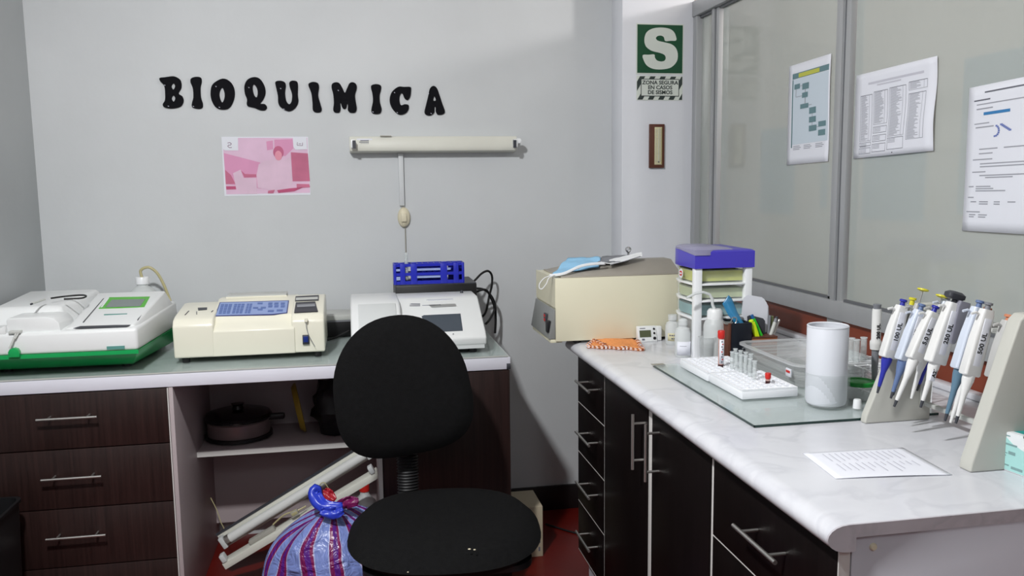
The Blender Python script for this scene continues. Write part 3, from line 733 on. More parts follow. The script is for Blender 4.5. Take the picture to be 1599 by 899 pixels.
for (u0, v0, u1, v1) in ((0.08,0.82,0.24,0.86),(0.08,0.885,0.24,0.95),(0.26,0.65,0.44,0.72),(0.26,0.75,0.44,0.82),(0.26,0.85,0.44,0.94),(0.46,0.80,0.66,0.93)):
    J += [(u0,v0,u1,v0+0.005,M['ink_d']), (u0,v1,u1,v1+0.005,M['ink_d']), (u0,v0,u0+0.004,v1,M['ink']), (u1-0.004,v0,u1,v1,M['ink'])]
    for k in range(3): J.append((u0+0.012, v0+0.015+0.017*k, u0+0.10, v0+0.021+0.017*k, M['ink']))
J.append((0.52,0.965,0.535,0.978,M['ink_d']))
glass_sheet(1.970, 1.614, 1.667, 1.618, 1.416, 1.408, 'table_sheet', 'landscape sheet of dense printed tables taped to the glass', J, wave=0.004)
K = [(0.22,0.045,0.80,0.055,M['ink_d']), (0.08,0.095,0.30,0.104,M['ink_d']), (0.12,0.125,0.80,0.132,M['ink']), (0.12,0.155,0.34,0.163,M['ink']),
     (0.22,0.185,0.56,0.205,M['inkblue']), (0.10,0.255,0.30,0.262,M['ink']), (0.12,0.28,0.36,0.288,M['ink'])]
for v, L in ((0.43,((0.18,0.42),(0.50,0.80))),(0.46,((0.18,0.36),)),(0.50,((0.10,0.36),)),(0.53,((0.20,0.85),)),(0.55,((0.20,0.80),)),(0.585,((0.10,0.28),)),(0.61,((0.20,0.84),)),(0.625,((0.28,0.64),)),
             (0.685,((0.06,0.13),(0.16,0.36))),(0.70,((0.16,0.40),)),(0.715,((0.16,0.56),)),(0.76,((0.06,0.14),)),(0.79,((0.10,0.18),(0.22,0.34),(0.42,0.50),(0.60,0.70))),(0.805,((0.22,0.34),(0.42,0.50))),(0.86,((0.05,0.24),)),(0.88,((0.09,0.18),(0.22,0.34))),(0.895,((0.09,0.16),(0.22,0.32)))):
    for a, b2 in L: K.append((a, v, b2, v+0.0075, M['ink']))
for k in range(8):
    a = -1.2+k*0.4; K.append((0.365+0.05*math.cos(a), 0.315+0.035*math.sin(a)-0.002, 0.365+0.05*math.cos(a)+0.025, 0.315+0.035*math.sin(a)+0.010, M['inkviolet']))
for k in range(7): K.append((0.44+0.018*k, 0.275+0.007*k, 0.475+0.018*k, 0.287+0.007*k, M['inkviolet']))
glass_sheet(1.566, 1.539, 1.360, 1.545, 1.249, 1.247, 'notice_sheet', 'portrait sheet with a blue bar and curved arrows on the glass, nearest the pipette stand', K, wave=0.003)
for n, (y0, y1, z0, z1) in enumerate(((2.47, 2.26, 1.258, 1.51), (1.925, 1.69, 1.258, 1.43), (1.585, 1.38, 1.28, 1.60), (2.12, 2.085, 1.28, 1.40))):
    lab = ['pale sheet on the far side of the glass behind the flowchart', 'pale sheet on the far side of the glass below the printed tables', 'pale sheet on the far side of the glass behind the notice with arrows', 'small pale card on the far side of the glass below the flowchart'][n]
    kf = 1.279/1.25; b = MB(M['paper_back']); b.box(1.2780, 1.2784, y1*kf, y0*kf, 1.355+(z0-1.355)*kf, 1.355+(z1-1.355)*kf)
    tag(b.build('backing_sheet'), lab, 'paper', 'sheets on the far side of the glass')
# ================================================================ on the desk
def onplane(px, py, p0, n):
    v = F_*FPX + R_*(px-799.5) - U_*(py-449.5); p0 = Vector(p0); n = Vector(n)
    return CAM + v*((p0-CAM).dot(n)/v.dot(n))
def decal(b, L, p0, n, m, h=0.0006):
    """thin raised patch whose corners are seen at photo pixels L, lying on the plane (p0,n), n pointing to the room"""
    n = Vector(n).normalized(); P = [onplane(x, y, p0, n) for x, y in L]; k = len(P)
    vs = [p+n*0.0001 for p in P]+[p+n*h for p in P]
    bv, f = b.add(vs, [tuple(range(k)), tuple(range(k, 2*k))]+[(i, (i+1) % k, k+(i+1) % k, k+i) for i in range(k)], m)
    bmesh.ops.recalc_face_normals(b.bm, faces=f)
def wsub(x0, y0, s, L): return [(x0+a*s, y0+b2*s) for a, b2 in L]

# --- analyzer with green base
m1 = thing('lab_analyzer', 'white bench analyzer on a bright green base at the wall end of the desk', 'laboratory analyzer', (-0.82, 2.73, 0.835))
b = MB(M['green'])
b.hexa([(-1.04,2.59,0.847),(-0.650,2.585,0.847),(-0.606,2.93,0.847),(-1.04,2.93,0.847),(-1.05,2.502,0.902),(-0.613,2.500,0.902),(-0.588,2.95,0.902),(-1.05,2.95,0.902)], b=0.004)
b.box(-1.05, -0.612, 2.4985, 2.503, 0.893, 0.904)
b.prism([(-0.945, 0.90), (-0.945, 0.915), (-0.940, 0.923), (-0.930, 0.926), (-0.921, 0.923), (-0.917, 0.915), (-0.917, 0.90)], 1, 2.488, 2.502, b=0.001)
b.build('green_base', m1, label='bright green lower casing')
b = MB(M['white_pl'])
b.hexa([(-1.05,2.502,0.902),(-0.613,2.500,0.902),(-0.588,2.95,0.902),(-1.05,2.95,0.902),(-1.05,2.506,0.962),(-0.614,2.506,0.966),(-0.592,2.94,0.985),(-1.05,2.94,0.985)], b=0.010, seg=3)
b.hexa([(-0.832,2.52,0.955),(-0.616,2.515,0.955),(-0.592,2.94,0.955),(-0.832,2.94,0.955),(-0.800,2.535,0.970),(-0.628,2.530,0.972),(-0.603,2.84,1.030),(-0.805,2.84,1.030)], b=0.006, seg=3)
b.hexa([(-1.045,2.60,0.96),(-0.832,2.60,0.96),(-0.80,2.94,0.96),(-1.045,2.94,0.96),(-1.035,2.632,1.020),(-0.848,2.632,1.020),(-0.825,2.93,1.034),(-1.035,2.93,1.034)], b=0.014, seg=4)
b.build('upper_casing', m1)
b = MB(M['white_pl'])
b.prism([(-0.955, 0.960), (-0.955, 0.998), (-0.950, 1.004), (-0.850, 1.004), (-0.832, 0.998), (-0.820, 0.984), (-0.817, 0.960)], 1, 2.520, 2.64, b=0.003)
b.prism([(-1.03, 0.960), (-1.03, 0.972), (-0.975, 0.975), (-0.955, 0.985), (-0.955, 0.960)], 1, 2.51, 2.60, b=0.002)
b.build('cuvette_cover', m1)
pn = Vector((0, -0.058, 0.310)).normalized(); pp = Vector((-0.7, 2.535, 0.9712))
b = MB(M['lime'])
decal(b, wsub(0, 380, 0.2669, [(578,383),(640,318),(878,314),(845,375)]), pp, pn, M['lime'], 0.0022)
decal(b, wsub(0, 380, 0.2669, [(618,378),(655,334),(850,330),(820,372)]), pp, pn, M['lcd'], 0.0030)
decal(b, wsub(0, 380, 0.2669, [(600,376),(640,322),(632,322),(588,378)]), pp, pn, M['white_gloss'], 0.0026)
b.build('display', m1, label='grey screen in a lime green bezel')
b = MB(M['charcoal'])
for L in ([(484,462),(610,316),(616,316),(490,462)], [(612,313),(908,303),(908,307),(614,317)], [(902,305),(908,305),(808,450),(802,450)]): decal(b, wsub(0, 380, 0.2669, L), pp, pn, M['charcoal'], 0.0012)
decal(b, wsub(0, 380, 0.2669, [(430,498),(470,486),(772,476),(740,490)]), pp-pn*0.001, pn, M['charcoal'], 0.0016)
decal(b, wsub(0, 380, 0.2669, [(610,415),(745,411),(743,416),(608,420)]), pp, pn, M['teal_label'], 0.0012)
b.build('panel_print', m1)
b = MB(M['teal_label']); b.box(-0.695, -0.648, 2.4985, 2.506, 0.908, 0.917); b.build('teal_badge', m1)
b = MB(M['ltgrey']); b.tube([(-0.925,2.505,0.968),(-0.932,2.494,0.945),(-0.940,2.488,0.925)], 0.003, 8).tube([(-0.918,2.503,0.967),(-0.927,2.496,0.950)], 0.0022, 8)
b.box(-0.945, -0.915, 2.50, 2.53, 0.963, 0.971, b=0.002); b.build('sampling_nozzle', m1)
for x, y in ((-1.0,2.63),(-0.68,2.63),(-0.66,2.88),(-1.0,2.88)): MB(M['black']).lathe([(0,0.0),(0.012,0),(0.012,0.0125),(0,0.0125)], (x,y,0.835), 14).build('foot', m1)
# pen with black lanyard on it
pt = lambda px, py, z: at(px, py, 2, z)
pe = thing('pen', 'silver pen with a black lanyard lying on the white analyzer', 'pen', tuple(pt(60,470,1.034)))
b = MB(M['ltgrey']); b.tube([pt(50,474,1.036), pt(70,467,1.040)], 0.0030, 10).tube([pt(48,475,1.035), pt(50.5,474,1.036)], 0.0028, 10, M['charcoal']); b.build('barrel', pe)
b = MB(M['black_rub']); b.tube([pt(80,465.5,1.038), pt(98,463,1.038), pt(118,461,1.040), pt(131,460.8,1.041), pt(134.5,462.5,1.040), pt(128,465.2,1.038), pt(112,466.3,1.038), pt(100,466.8,1.038)], 0.0026, 8, sm=6); b.build('lanyard', pe)
# reagent bottle + hose behind
rb = thing('reagent_bottle', 'milky bottle with white cap standing behind the green based analyzer', 'bottle', (-0.715, 3.03, 0.835))
MB(M['frosted']).lathe([(0,0.0),(0.043,0),(0.046,0.004),(0.046,0.155),(0.042,0.172),(0.026,0.186),(0.018,0.192),(0.018,0.20)], (-0.715,3.03,0.8352), 28).build('body', rb)
MB(M['white_gloss']).lathe([(0,0.024),(0.020,0.024),(0.0215,0.022),(0.0215,0),(0,0)], (-0.715,3.03,1.034), 28).build('cap', rb)
b = MB(M['cableyellow']); q = lambda x, y, Y=3.03: at(x, y, 1, Y)
b.tube([Vector((-0.715,3.03,1.055)), q(219.5,423), q(226,418), q(235,418), q(246,427), q(256,445), q(266,470), q(276,494,2.98), q(284,512,2.95)], 0.0048, 10, sm=6)
b.build('hose', rb, label='yellowed plastic hose')

# --- cream analyzer
m2 = thing('lab_analyzer', 'cream bench analyzer with a blue keypad in the middle of the desk', 'laboratory analyzer', (-0.32, 2.73, 0.835))
b = MB(M['cream'])
b.prism([(2.612,0.851),(2.608,0.948),(2.622,0.966),(2.650,0.974),(2.80,0.992),(2.872,0.985),(2.872,0.851)], 0, -0.5415, -0.425, b=0.006, seg=3)
b.prism([(2.613,0.851),(2.611,0.928),(2.622,0.938),(2.642,0.944),(2.654,0.956),(2.660,0.966),(2.80,1.003),(2.872,1.0),(2.872,0.851)], 0, -0.435, -0.190, b=0.004, seg=3)
b.prism([(2.616,0.851),(2.616,0.948),(2.630,0.966),(2.655,0.974),(2.80,1.004),(2.872,0.998),(2.872,0.851)], 0, -0.200, -0.102, b=0.006, seg=3)
b.build('casing', m2)
b = MB(M['ltgrey']); b.prism([(2.80,1.0035),(2.80,1.010),(2.86,1.013),(2.86,1.001)], 0, -0.410, -0.225, b=0.001).box(-0.412, -0.223, 2.797, 2.801, 1.0025, 1.0075, M['cream']); b.build('rear_cover', m2, label='grey rear cover')
n2 = Vector((0, -0.037, 0.140)).normalized(); p2 = Vector((-0.3, 2.66, 0.966))
c2 = lambda L: wsub(260, 430, 0.18916, L)
b = MB(M['keyblue'])
decal(b, c2([(398,338),(440,222),(1012,206),(998,312),(880,326)]), p2, n2, M['keyline'], 0.0008)
decal(b, c2([(408,332),(446,227),(1004,212),(990,307),(878,319)]), p2, n2, M['keyblue'], 0.0014)
for (u0, u1) in ((450,548),(560,650),(665,712)):
    nr = 6
    for r in range(nr):
        for cc_ in range(3 if u1-u0 > 60 else 2):
            nc = 3 if u1-u0 > 60 else 2
            t0, t1 = r/nr+0.02, (r+0.82)/nr; w_ = (u1-u0)/nc
            ua, ub = u0+cc_*w_+2, u0+(cc_+0.86)*w_
            sk = lambda u, t: (u-(t*22 if u < 700 else t*18), 240-(u-450)*0.02+t*82)
            decal(b, c2([sk(ua,t0), sk(ub,t0), sk(ub,t1), sk(ua,t1)]), p2, n2, M['keyblue_d'], 0.0024)
for (u, v) in ((775,235),(738,272),(775,285),(802,270)): decal(b, c2([(u-22,v-7),(u+20,v-7),(u+18,v+6),(u-24,v+6)]), p2, n2, M['keyblue_d'], 0.0024)
for u in (842, 892, 945):
    for v in (228, 250): decal(b, c2([(u,v),(u+34,v-1),(u+31,v+16),(u-3,v+17)]), p2, n2, M['keyblue_d'], 0.0024)
for (u, v) in ((838,290),(912,285)): decal(b, c2([(u,v),(u+50,v-1),(u+47,v+14),(u-3,v+15)]), p2, n2, M['keyblue_d'], 0.0024)
b.build('keypad', m2, label='blue membrane keypad')
n3 = Vector((0, -0.030, 0.145)).normalized(); p3 = Vector((-0.15, 2.655, 0.974))
b = MB(M['charcoal'])
decal(b, c2([(1062,215),(1066,178),(1258,168),(1256,208)]), p3, n3, M['charcoal'], 0.003)
decal(b, c2([(1068,211),(1070,192),(1250,184),(1250,203)]), p3, n3, M['ltgrey'], 0.004)
decal(b, c2([(1054,310),(1068,228),(1228,220),(1250,300)]), p3, n3, M['charcoal'], 0.003)
b.build('printer_frame', m2)
b = MB(M['midgrey']); a_, c_ = onplane(*c2([(1078,262)])[0], p3, n3), onplane(*c2([(1228,254)])[0], p3, n3)
b.tube([a_+n3*0.001, c_+n3*0.001], 0.0085, 16); b.build('paper_roll_cover', m2)
b = MB(M['charcoal']); n4 = Vector((0,-0.018,0.15)).normalized(); p4 = Vector((-0.5,2.65,0.974))
decal(b, c2([(258,268),(336,265),(334,284),(262,290)]), p4, n4, M['charcoal'], 0.001)
for L in ([(150,326),(182,292),(188,294),(156,328)], [(246,298),(252,298),(252,322),(246,322)], [(368,300),(384,288),(388,292),(372,304)]): decal(b, c2(L), p4, n4, M['charcoal'], 0.001)
b.build('lid_marks', m2)
b = MB(M['switchblue']); b.box(-0.168,-0.148,2.608,2.618,0.877,0.906, M['charcoal'], b=0.001).box(-0.166,-0.150,2.6035,2.610,0.884,0.904, b=0.001); b.build('power_switch', m2, label='dark blue rocker switch')
b = MB(M['cream']); a_ = at(478,500,1,2.61); b.lathe([(0,0.008),(0.004,0.008),(0.006,0),(0.006,-0.01),(0,-0.01)], (0,0,0), 14, R=RX(90).to_3x3())
for v in b.bm.verts: v.co += a_
b.tube([a_+Vector((0,-0.004,-0.002)), at(478.5,512,1,2.602), at(483,525,1,2.600), at(492,541,1,2.600)], 0.0009, 6, M['midgrey'], sm=5); b.build('aspiration_tube', m2)
for x, y in ((-0.512,2.635),(-0.125,2.635),(-0.51,2.85),(-0.12,2.85)): MB(M['black']).lathe([(0,0),(0.011,0),(0.0125,0.0165),(0,0.0165)], (x,y,0.835), 14).build('foot', m2)

# low instrument behind
pb = thing('power_conditioner', 'long low dark box with grey lid behind the cream analyzer', 'electrical box', (-0.31, 3.0, 0.835))
MB(M['black']).box(-0.60, -0.0, 2.95, 3.09, 0.838, 0.892, b=0.003).build('body', pb)
MB(M['ltgrey']).box(-0.603, 0.002, 2.947, 3.093, 0.894, 0.912, b=0.003).box(-0.60, 0.0, 2.949, 3.09, 0.889, 0.895, M['midgrey']).build('lid', pb)
for x in (-0.57, -0.03): MB(M['black']).box(x-0.012, x+0.012, 2.965, 3.075, 0.8348, 0.8385).build('foot', pb)
b = MB(M['black_rub']); b.tube([at(262,506,1,2.94), at(275,507,1,2.9), Vector((-0.50,2.90,0.86))], 0.003, 8, sm=4); b.tube([at(512,531,1,2.90), at(525,526,1,2.92), at(545,516,1,2.94)], 0.0035, 8, sm=4)
tag(b.build('power_cable'), 'black cable looping behind the cream analyzer on the desk', 'cable')

# --- white analyzer with touch screen
m3 = thing('lab_analyzer', 'white bench analyzer with a dark touch screen, partly behind the chair', 'laboratory analyzer', (0.18, 2.7, 0.835))
b = MB(M['white_pl'])
b.prism([(2.560,0.860),(2.556,0.884),(2.575,0.900),(2.735,0.985),(2.752,0.990),(2.88,0.990),(2.88,0.860)], 0, 0.125, 0.392, b=0.006, seg=3)
b.prism([(2.556,0.860),(2.552,0.905),(2.575,0.935),(2.66,0.985),(2.70,0.994),(2.88,0.994),(2.88,0.860)], 0, -0.022, 0.132, b=0.008, seg=3)
b.box(0.14, 0.385, 2.560, 2.87, 0.850, 0.861, M['white_pl2'])
b.build('casing', m3)
b = MB(M['white_pl2']); b.prism([(2.548,0.906),(2.571,0.938),(2.658,0.9885),(2.662,0.984),(2.575,0.932),(2.555,0.904)], 0, 0.002, 0.118, b=0.002); b.build('sample_lid', m3)
n5 = Vector((0,-0.085,0.160)).normalized(); p5 = Vector((0.2,2.575,0.900)); c3 = lambda L: wsub(520, 390, 0.23364, L)
b = MB(M['lcd_dark'])
decal(b, c3([(592,446),(606,438),(852,427),(868,541),(640,552)]), p5, n5, M['lcd_dark'], 0.0012)
b.build('touch_screen', m3)
b = MB(M['ink_d'])
decal(b, c3([(512,365),(525,360),(582,360),(582,366)]), p5, n5, M['ink_d'], 0.0009); decal(b, c3([(512,376),(512,372),(582,371),(582,376)]), p5, n5, M['ink_d'], 0.0009)
decal(b, c3([(596,370),(720,365),(720,369),(596,374)]), p5, n5, M['ink'], 0.0009); decal(b, c3([(800,560),(808,559),(806,565),(800,565)]), p5, n5, M['ink_d'], 0.0009)
b.build('front_print', m3)
b = MB(M['white_gloss']); decal(b, c3([(622,336),(800,329),(804,335),(640,342)]), Vector((0.2,2.77,0.990)), Vector((0,0,1)), M['white_gloss'], 0.002); b.build('printer_slot', m3)
b = MB(M['charcoal']); b.lathe([(0,0.008),(0.004,0.008),(0.006,0),(0,0)], at(721,460,1,2.83).xy.to_3d()+Vector((0,0,0.990)), 12); b.build('knob', m3)
for x, y in ((0.01,2.59),(0.35,2.59),(0.01,2.85),(0.35,2.85)): MB(M['black']).lathe([(0,0),(0.014,0),(0.014,0.0165),(0,0.0165)], (x,y,0.835), 14).build('foot', m3)
MB(M['black']).box(0.30, 0.345, 2.60, 2.80, 0.838, 0.8505).build('underside_tray', m3)

# computer case, blue rack
tw = thing('computer_case', 'black computer case lying behind the touch screen analyzer', 'computer', (0.27, 2.93, 0.835))
b = MB(M['black']); b.box(0.131, 0.411, 2.895, 3.10, 0.8375, 1.013, b=0.003); b.box(0.132, 0.410, 2.898, 3.10, 1.0125, 1.016, M['charcoal']).build('case', tw)
for x in (0.16, 0.38):
    for y in (2.92, 3.07): MB(M['black']).lathe([(0,0),(0.01,0),(0.01,0.004),(0,0.004)], (x,y,0.8348), 12).build('foot', tw)
zt = 1.016
rk = thing('test_tube_rack', 'royal blue test tube rack standing on the black computer case', 'test tube rack', (0.245, 2.93, zt))
Y0, Y1 = 2.90, 2.965; X0, X1 = at(615,411,1,Y0).x, at(724,411,1,Y0).x; zb, ztp = zt+0.0005, at(670,411,1,Y0).z
b = MB(M['rackblue'])
for z in (zb, zb+0.030, ztp-0.010):
    n_ = 12
    b.box(X0, X1, Y0, Y0+0.004, z, z+0.010 if z > zb else z+0.012).box(X0, X1, Y1-0.004, Y1, z, z+0.010)
    for k in range(n_+1):
        x = X0+(X1-X0-0.003)*k/n_; b.box(x, x+0.003, Y0+0.004, Y1-0.004, z+0.003, z+0.009)
    for y in (Y0+0.021, Y0+0.041): b.box(X0, X1, y, y+0.003, z+0.003, z+0.009)
b.build('shelf_grid', rk)
b = MB(M['rackblue']); W = X1-X0
for u0, u1 in ((0.0,0.03),(0.085,0.155),(0.235,0.325),(0.66,0.76),(0.85,0.925),(0.97,1.0)):
    b.box(X0+W*u0, X0+W*u1, Y0-0.002, Y0+0.002, zb, ztp, b=0.0008)
for u0, u1 in ((0.0,0.2),(0.3,0.7),(0.8,1.0)): b.box(X0+W*u0, X0+W*u1, Y1-0.002, Y1+0.001, zb, ztp)
for x in (X0-0.002, X1-0.002): b.box(x, x+0.004, Y0, Y1, zb, ztp, b=0.0008)
for u in (0.06, 0.25, 0.68, 0.84): b.box(X0+W*u, X0+W*(u+0.07), Y0, Y0+0.012, ztp, ztp+0.004, b=0.001)
b.build('side_frame', rk)
for u0, u1, v in ((0.03,0.085,0.22),(0.03,0.085,0.66),(0.325,0.66,0.66),(0.325,0.66,0.30),(0.76,0.81,0.66)):
    z = zb+(ztp-zb)*v; MB(M['rackhole']).box(X0+W*u0, X0+W*u1, Y0-0.0005, Y0+0.003, z, z+(0.007 if v != 0.22 else 0.012)).build('label_window', rk)
gt = thing('glass_test_tube', 'single clear glass tube standing in the royal blue rack', 'test tube', (at(635,420,1,Y0).x, 2.93, zt))
gx = gt.location.x
MB(M['clear_tube']).lathe([(0,0.004),(0.005,0.007),(0.0065,0.012),(0.0065,0.098),(0.0072,0.100),(0.0060,0.100),(0.0055,0.012)], (gx,2.913,zt+0.009), 16).build('tube_wall', gt)
b = MB(M['black_rub'])
b.tube([Vector((0.395,3.02,0.99)), at(741,438,1,3.03), at(752,427,1,3.05), at(762,423,1,3.06), at(768,430,1,3.07), at(768,445,1,3.07), at(764,462,1,3.07), at(757,490,1,3.05), Vector((0.42,3.05,0.86))], 0.0042, 8, sm=8)
b.tube([Vector((0.40,2.99,0.985)), at(752,451,1,3.04), at(763,457,1,3.06), at(772,472,1,3.07), at(774,495,1,3.07), at(773,520,1,3.07)], 0.0045, 8, sm=8)
b.tube([Vector((0.40,3.0,0.96)), at(757,452,1,3.02), at(767,466,1,3.04), at(772,482,1,3.05), at(765,498,1,3.03), at(758,506,1,3.02)], 0.0042, 8, sm=8)
tag(b.build('cable_bundle'), 'bundle of black cables looping out beside the computer case', 'cable')

# ================================================================ under the desk
z0 = 0.503
pot = thing('cooking_pot', 'squat steel pot with a black lid on the shelf under the desk', 'pot', (-0.415, 2.95, z0))
MB(M['potsteel']).lathe([(0,0.0005),(0.085,0.0005),(0.098,0.006),(0.104,0.020),(0.104,0.062),(0.108,0.066),(0.104,0.070),(0,0.070)], (-0.415,2.95,z0), 40).build('body', pot)
b = MB(M['black_gloss']); b.lathe([(0.110,0.070),(0.112,0.076),(0.106,0.086),(0.07,0.096),(0.02,0.10),(0.016,0.112),(0.022,0.118),(0,0.120)], (-0.415,2.95,z0), 40); b.build('lid', pot)
MB(M['black']).lathe([(0.105,0.004),(0.112,0.006),(0.112,0.016),(0.105,0.018)], (-0.415,2.95,z0), 40).build('base_ring', pot)
b = MB(M['black']); b.box(-0.33,-0.26,2.93,2.955,z0+0.058,z0+0.078,b=0.005); b.build('handle', pot)
yl = MB(M['yellow_pl']); yl.lathe([(0,0),(0.075,0.002),(0.085,0.012),(0.088,0.020),(0.084,0.020),(0.080,0.014),(0,0.008)], (0,0,0), 32, R=(RZ(6) @ RY(80)).to_3x3())
for v in yl.bm.verts: v.co += Vector((-0.225, 2.95, z0+0.088))
tag(yl.build('plastic_dish'), 'dull yellow round dish standing on edge on the shelf under the desk', 'dish')
def blob(b, c, r, m, n=(20,14), amp=0.08, fr_=3.0, seed=0, flat=None):
    c = Vector(c)
    def fn(u, v):
        a = 2*PI*u; e = -PI/2+PI*v
        d = Vector((math.cos(e)*math.cos(a), math.cos(e)*math.sin(a), math.sin(e)))
        k = 1+amp*noise.noise(d*fr_+Vector((seed, 0, 0)))*2
        p = Vector((d.x*r[0], d.y*r[1], d.z*r[2]))*k+c
        if flat is not None: p.z = max(p.z, flat)
        return p
    b.surf(fn, n[0], n[1], m)
    bmesh.ops.remove_doubles(b.bm, verts=b.bm.verts[:], dist=0.0005)
b = MB(M['black']); blob(b, (-0.070, 2.94, z0+0.085), (0.100, 0.09, 0.10), M['black'], amp=0.16, seed=4, flat=z0+0.001)
tag(b.build('crumpled_bag'), 'black crumpled bag on the shelf under the desk', 'bag')

def leaning_lamp(label, x0, z0_, x1, z1, y, cover):
    a0, a1 = at(x0, z0_, 1, y), at(x1, z1, 1, y); x0, z0_, x1, z1 = a0.x, a0.z, a1.x, a1.z
    L = math.hypot(x1-x0, z1-z0_); a = math.atan2(z1-z0_, x1-x0)
    o = thing('tube_lamp', label, 'lamp', (x0, y, z0_)); o.rotation_euler = (0, -a, 0)
    b = MB(M['batten'])
    if cover: b.prism([(0.002,0.0),(0.002,0.052),(0.030,0.048),(0.030,0.0)], 0, 0.0, L, b=0.002).box(0.0, L, 0.0, 0.004, 0.0505, 0.058, M['charcoal'])
    else: b.prism([(-0.026,0.0),(-0.024,0.022),(0.024,0.022),(0.026,0.0)], 0, 0.0, L, b=0.002)
    b.build('housing', o, local=True)
    for x in (0.012, L-0.012):
        h = MB(M['white_pl2']); h.box(x-0.008, x+0.008, -0.028, 0.001, *((0.006, 0.046) if cover else (0.022, 0.048)), b=0.003); h.build('tube_holder', o, local=True)
    if cover:
        h = MB(M['tubewhite']); h.tube([(0.022,-0.015,0.026),(L-0.022,-0.015,0.026)], 0.0155, 18); h.tube([(0.022,-0.015,0.026),(0.036,-0.015,0.026)], 0.0162, 18, M['steel']); h.build('tube', o, local=True)
    else:
        h = MB(M['yellow_pl']); h.box(0.10,0.19,-0.012,0.014,0.022,0.036,M['grime'],b=0.002).tube([(0.19,0,0.040),(0.24,-0.01,0.052),(0.28,-0.02,0.045),(0.31,-0.01,0.040)], 0.0028, 6, M['cableyellow'], sm=4).box(0.26,0.285,-0.03,-0.015,0.036,0.052,M['cableyellow'],b=0.003)
        h.tube([(0.36,-0.01,0.036),(0.38,-0.015,0.075),(0.40,-0.02,0.078),(0.40,-0.015,0.036)], 0.0016, 6, M['cableyellow'], sm=5); h.build('loose_wiring', o, local=True)
    return o
leaning_lamp('upper of two leaning battens under the desk, with a fluorescent tube', 352, 856, 585, 712, 2.762, True)
leaning_lamp('lower of two leaning battens under the desk, with loose yellow wiring', 354, 884, 593, 741, 2.69, False)
b = MB(M['cableyellow']); b.tube([at(328,775,1,3.0), at(338,795,1,2.95), at(345,815,1,2.9), at(350,826,1,2.86), at(346,832,1,2.84)], 0.0016, 6, sm=5)
tag(b.build('loose_wire'), 'thin yellowish wire dangling inside the bay under the desk', 'wire')
jg = thing('plastic_jug', 'white plastic jug with a red cap in the bay under the desk', 'jug', (at(582,770,1,2.83).x, 2.83, FZ))
jg.location.x = min(jg.location.x, 0.002); jx = jg.location.x; jh = at(582,764,1,2.83).z-FZ; js = jh/0.235
MB(M['frosted']).lathe([(0,0),(0.040,0),(0.042,0.006),(0.042,0.17*js),(0.036,0.20*js),(0.016,0.222*js),(0.014,jh)], (jx,2.83,FZ), 28).build('body', jg)
MB(M['red_cap']).lathe([(0,0.03),(0.016,0.03),(0.017,0.026),(0.017,0),(0,0)], (jx,2.83,FZ+jh-0.002), 24).build('cap', jg)

# striped plastic bag
bg = thing('striped_bag', 'knotted plastic bag with purple and blue stripes on the red floor', 'bag', (-0.10, 2.345, FZ))
b = MB(M['bag']); bm = b.bm; uvl = bm.loops.layers.uv.new('UVMap'); i = b.mi(None)
NU, NV = 72, 40; G = []
for u in range(NU+1):
    row = []
    for v in range(NV+1):
        t = v/NV; a = 2*PI*u/NU
        R0_ = 0.215*(min(1, (t/0.10)))**0.4*(1-max(0, (t-0.55)/0.45)**2.2*0.86)
        ns = noise.noise(Vector((math.cos(a)*1.6, math.sin(a)*1.6, t*2.5)))
        pl = 0.05*math.sin(a*9+t*4)*max(0, t-0.45)*1.2
        r = R0_*(1+0.16*ns+pl)
        z = 0.375*t**0.92+0.012*math.sin(a*3+1)*t
        row.append(bm.verts.new((-0.082+0.97*r*math.cos(a)*(1.0)+0.025*t*0, 2.345+r*0.60*math.sin(a)+0.03*t, FZ+0.0005+z)))
    G.append(row)
for u in range(NU):
    for v in range(NV):
        f = bm.faces.new((G[u][v], G[u+1][v], G[u+1][v+1], G[u][v+1])); f.material_index = i
        for lp, (uu, vv) in zip(f.loops, ((u, v), (u+1, v), (u+1, v+1), (u, v+1))): lp[uvl].uv = (uu/NU, vv/NV)
b.build('body', bg, smooth=80)
def strap(pts, w_, m, name, lab):
    P = spline([Vector(p) for p in pts], 6); s_ = MB(m)
    def fn(u, v):
        k = u*(len(P)-1); i_ = min(int(k), len(P)-2); p = P[i_].lerp(P[i_+1], k-i_); d = (P[i_+1]-P[i_]).normalized()
        n_ = d.cross(Vector((0.2,-1,0.35))).normalized(); q_ = noise.noise(Vector((u*6, v*5, w_*90))); return p+n_*(v-0.5)*w_*(0.6+0.5*math.sin(PI*u))+Vector((0.2,-1,0.3))*(0.004*math.sin(3*v*PI+4*u)+0.007*q_)
    s_.surf(fn, 22, 6, th=0.0012); s_.build(name, bg, label=lab, smooth=80)
zt_ = 2.34
strap([at(498,775,1,zt_), at(494,764,1,zt_), at(492,772,1,zt_-0.01), at(500,786,1,zt_-0.03), at(516,791,1,zt_-0.04), at(535,790,1,zt_-0.04)], 0.034, M['bluebag'], 'handle', 'blue twisted handle')
strap([at(500,797,1,zt_-0.04), at(520,801,1,zt_-0.05), at(536,796,1,zt_-0.05)], 0.030, M['bluebag'], 'handle', 'blue twisted handle')
strap([at(505,765,1,zt_+0.02), at(512,772,1,zt_+0.01), at(522,782,1,zt_)], 0.03, M['redbag'], 'inner_bag', 'red bag showing through the knot')
strap([at(525,790,1,zt_), at(542,784,1,zt_-0.01), at(560,783,1,zt_-0.02)], 0.03, M['bag'], 'gathered_top', None)

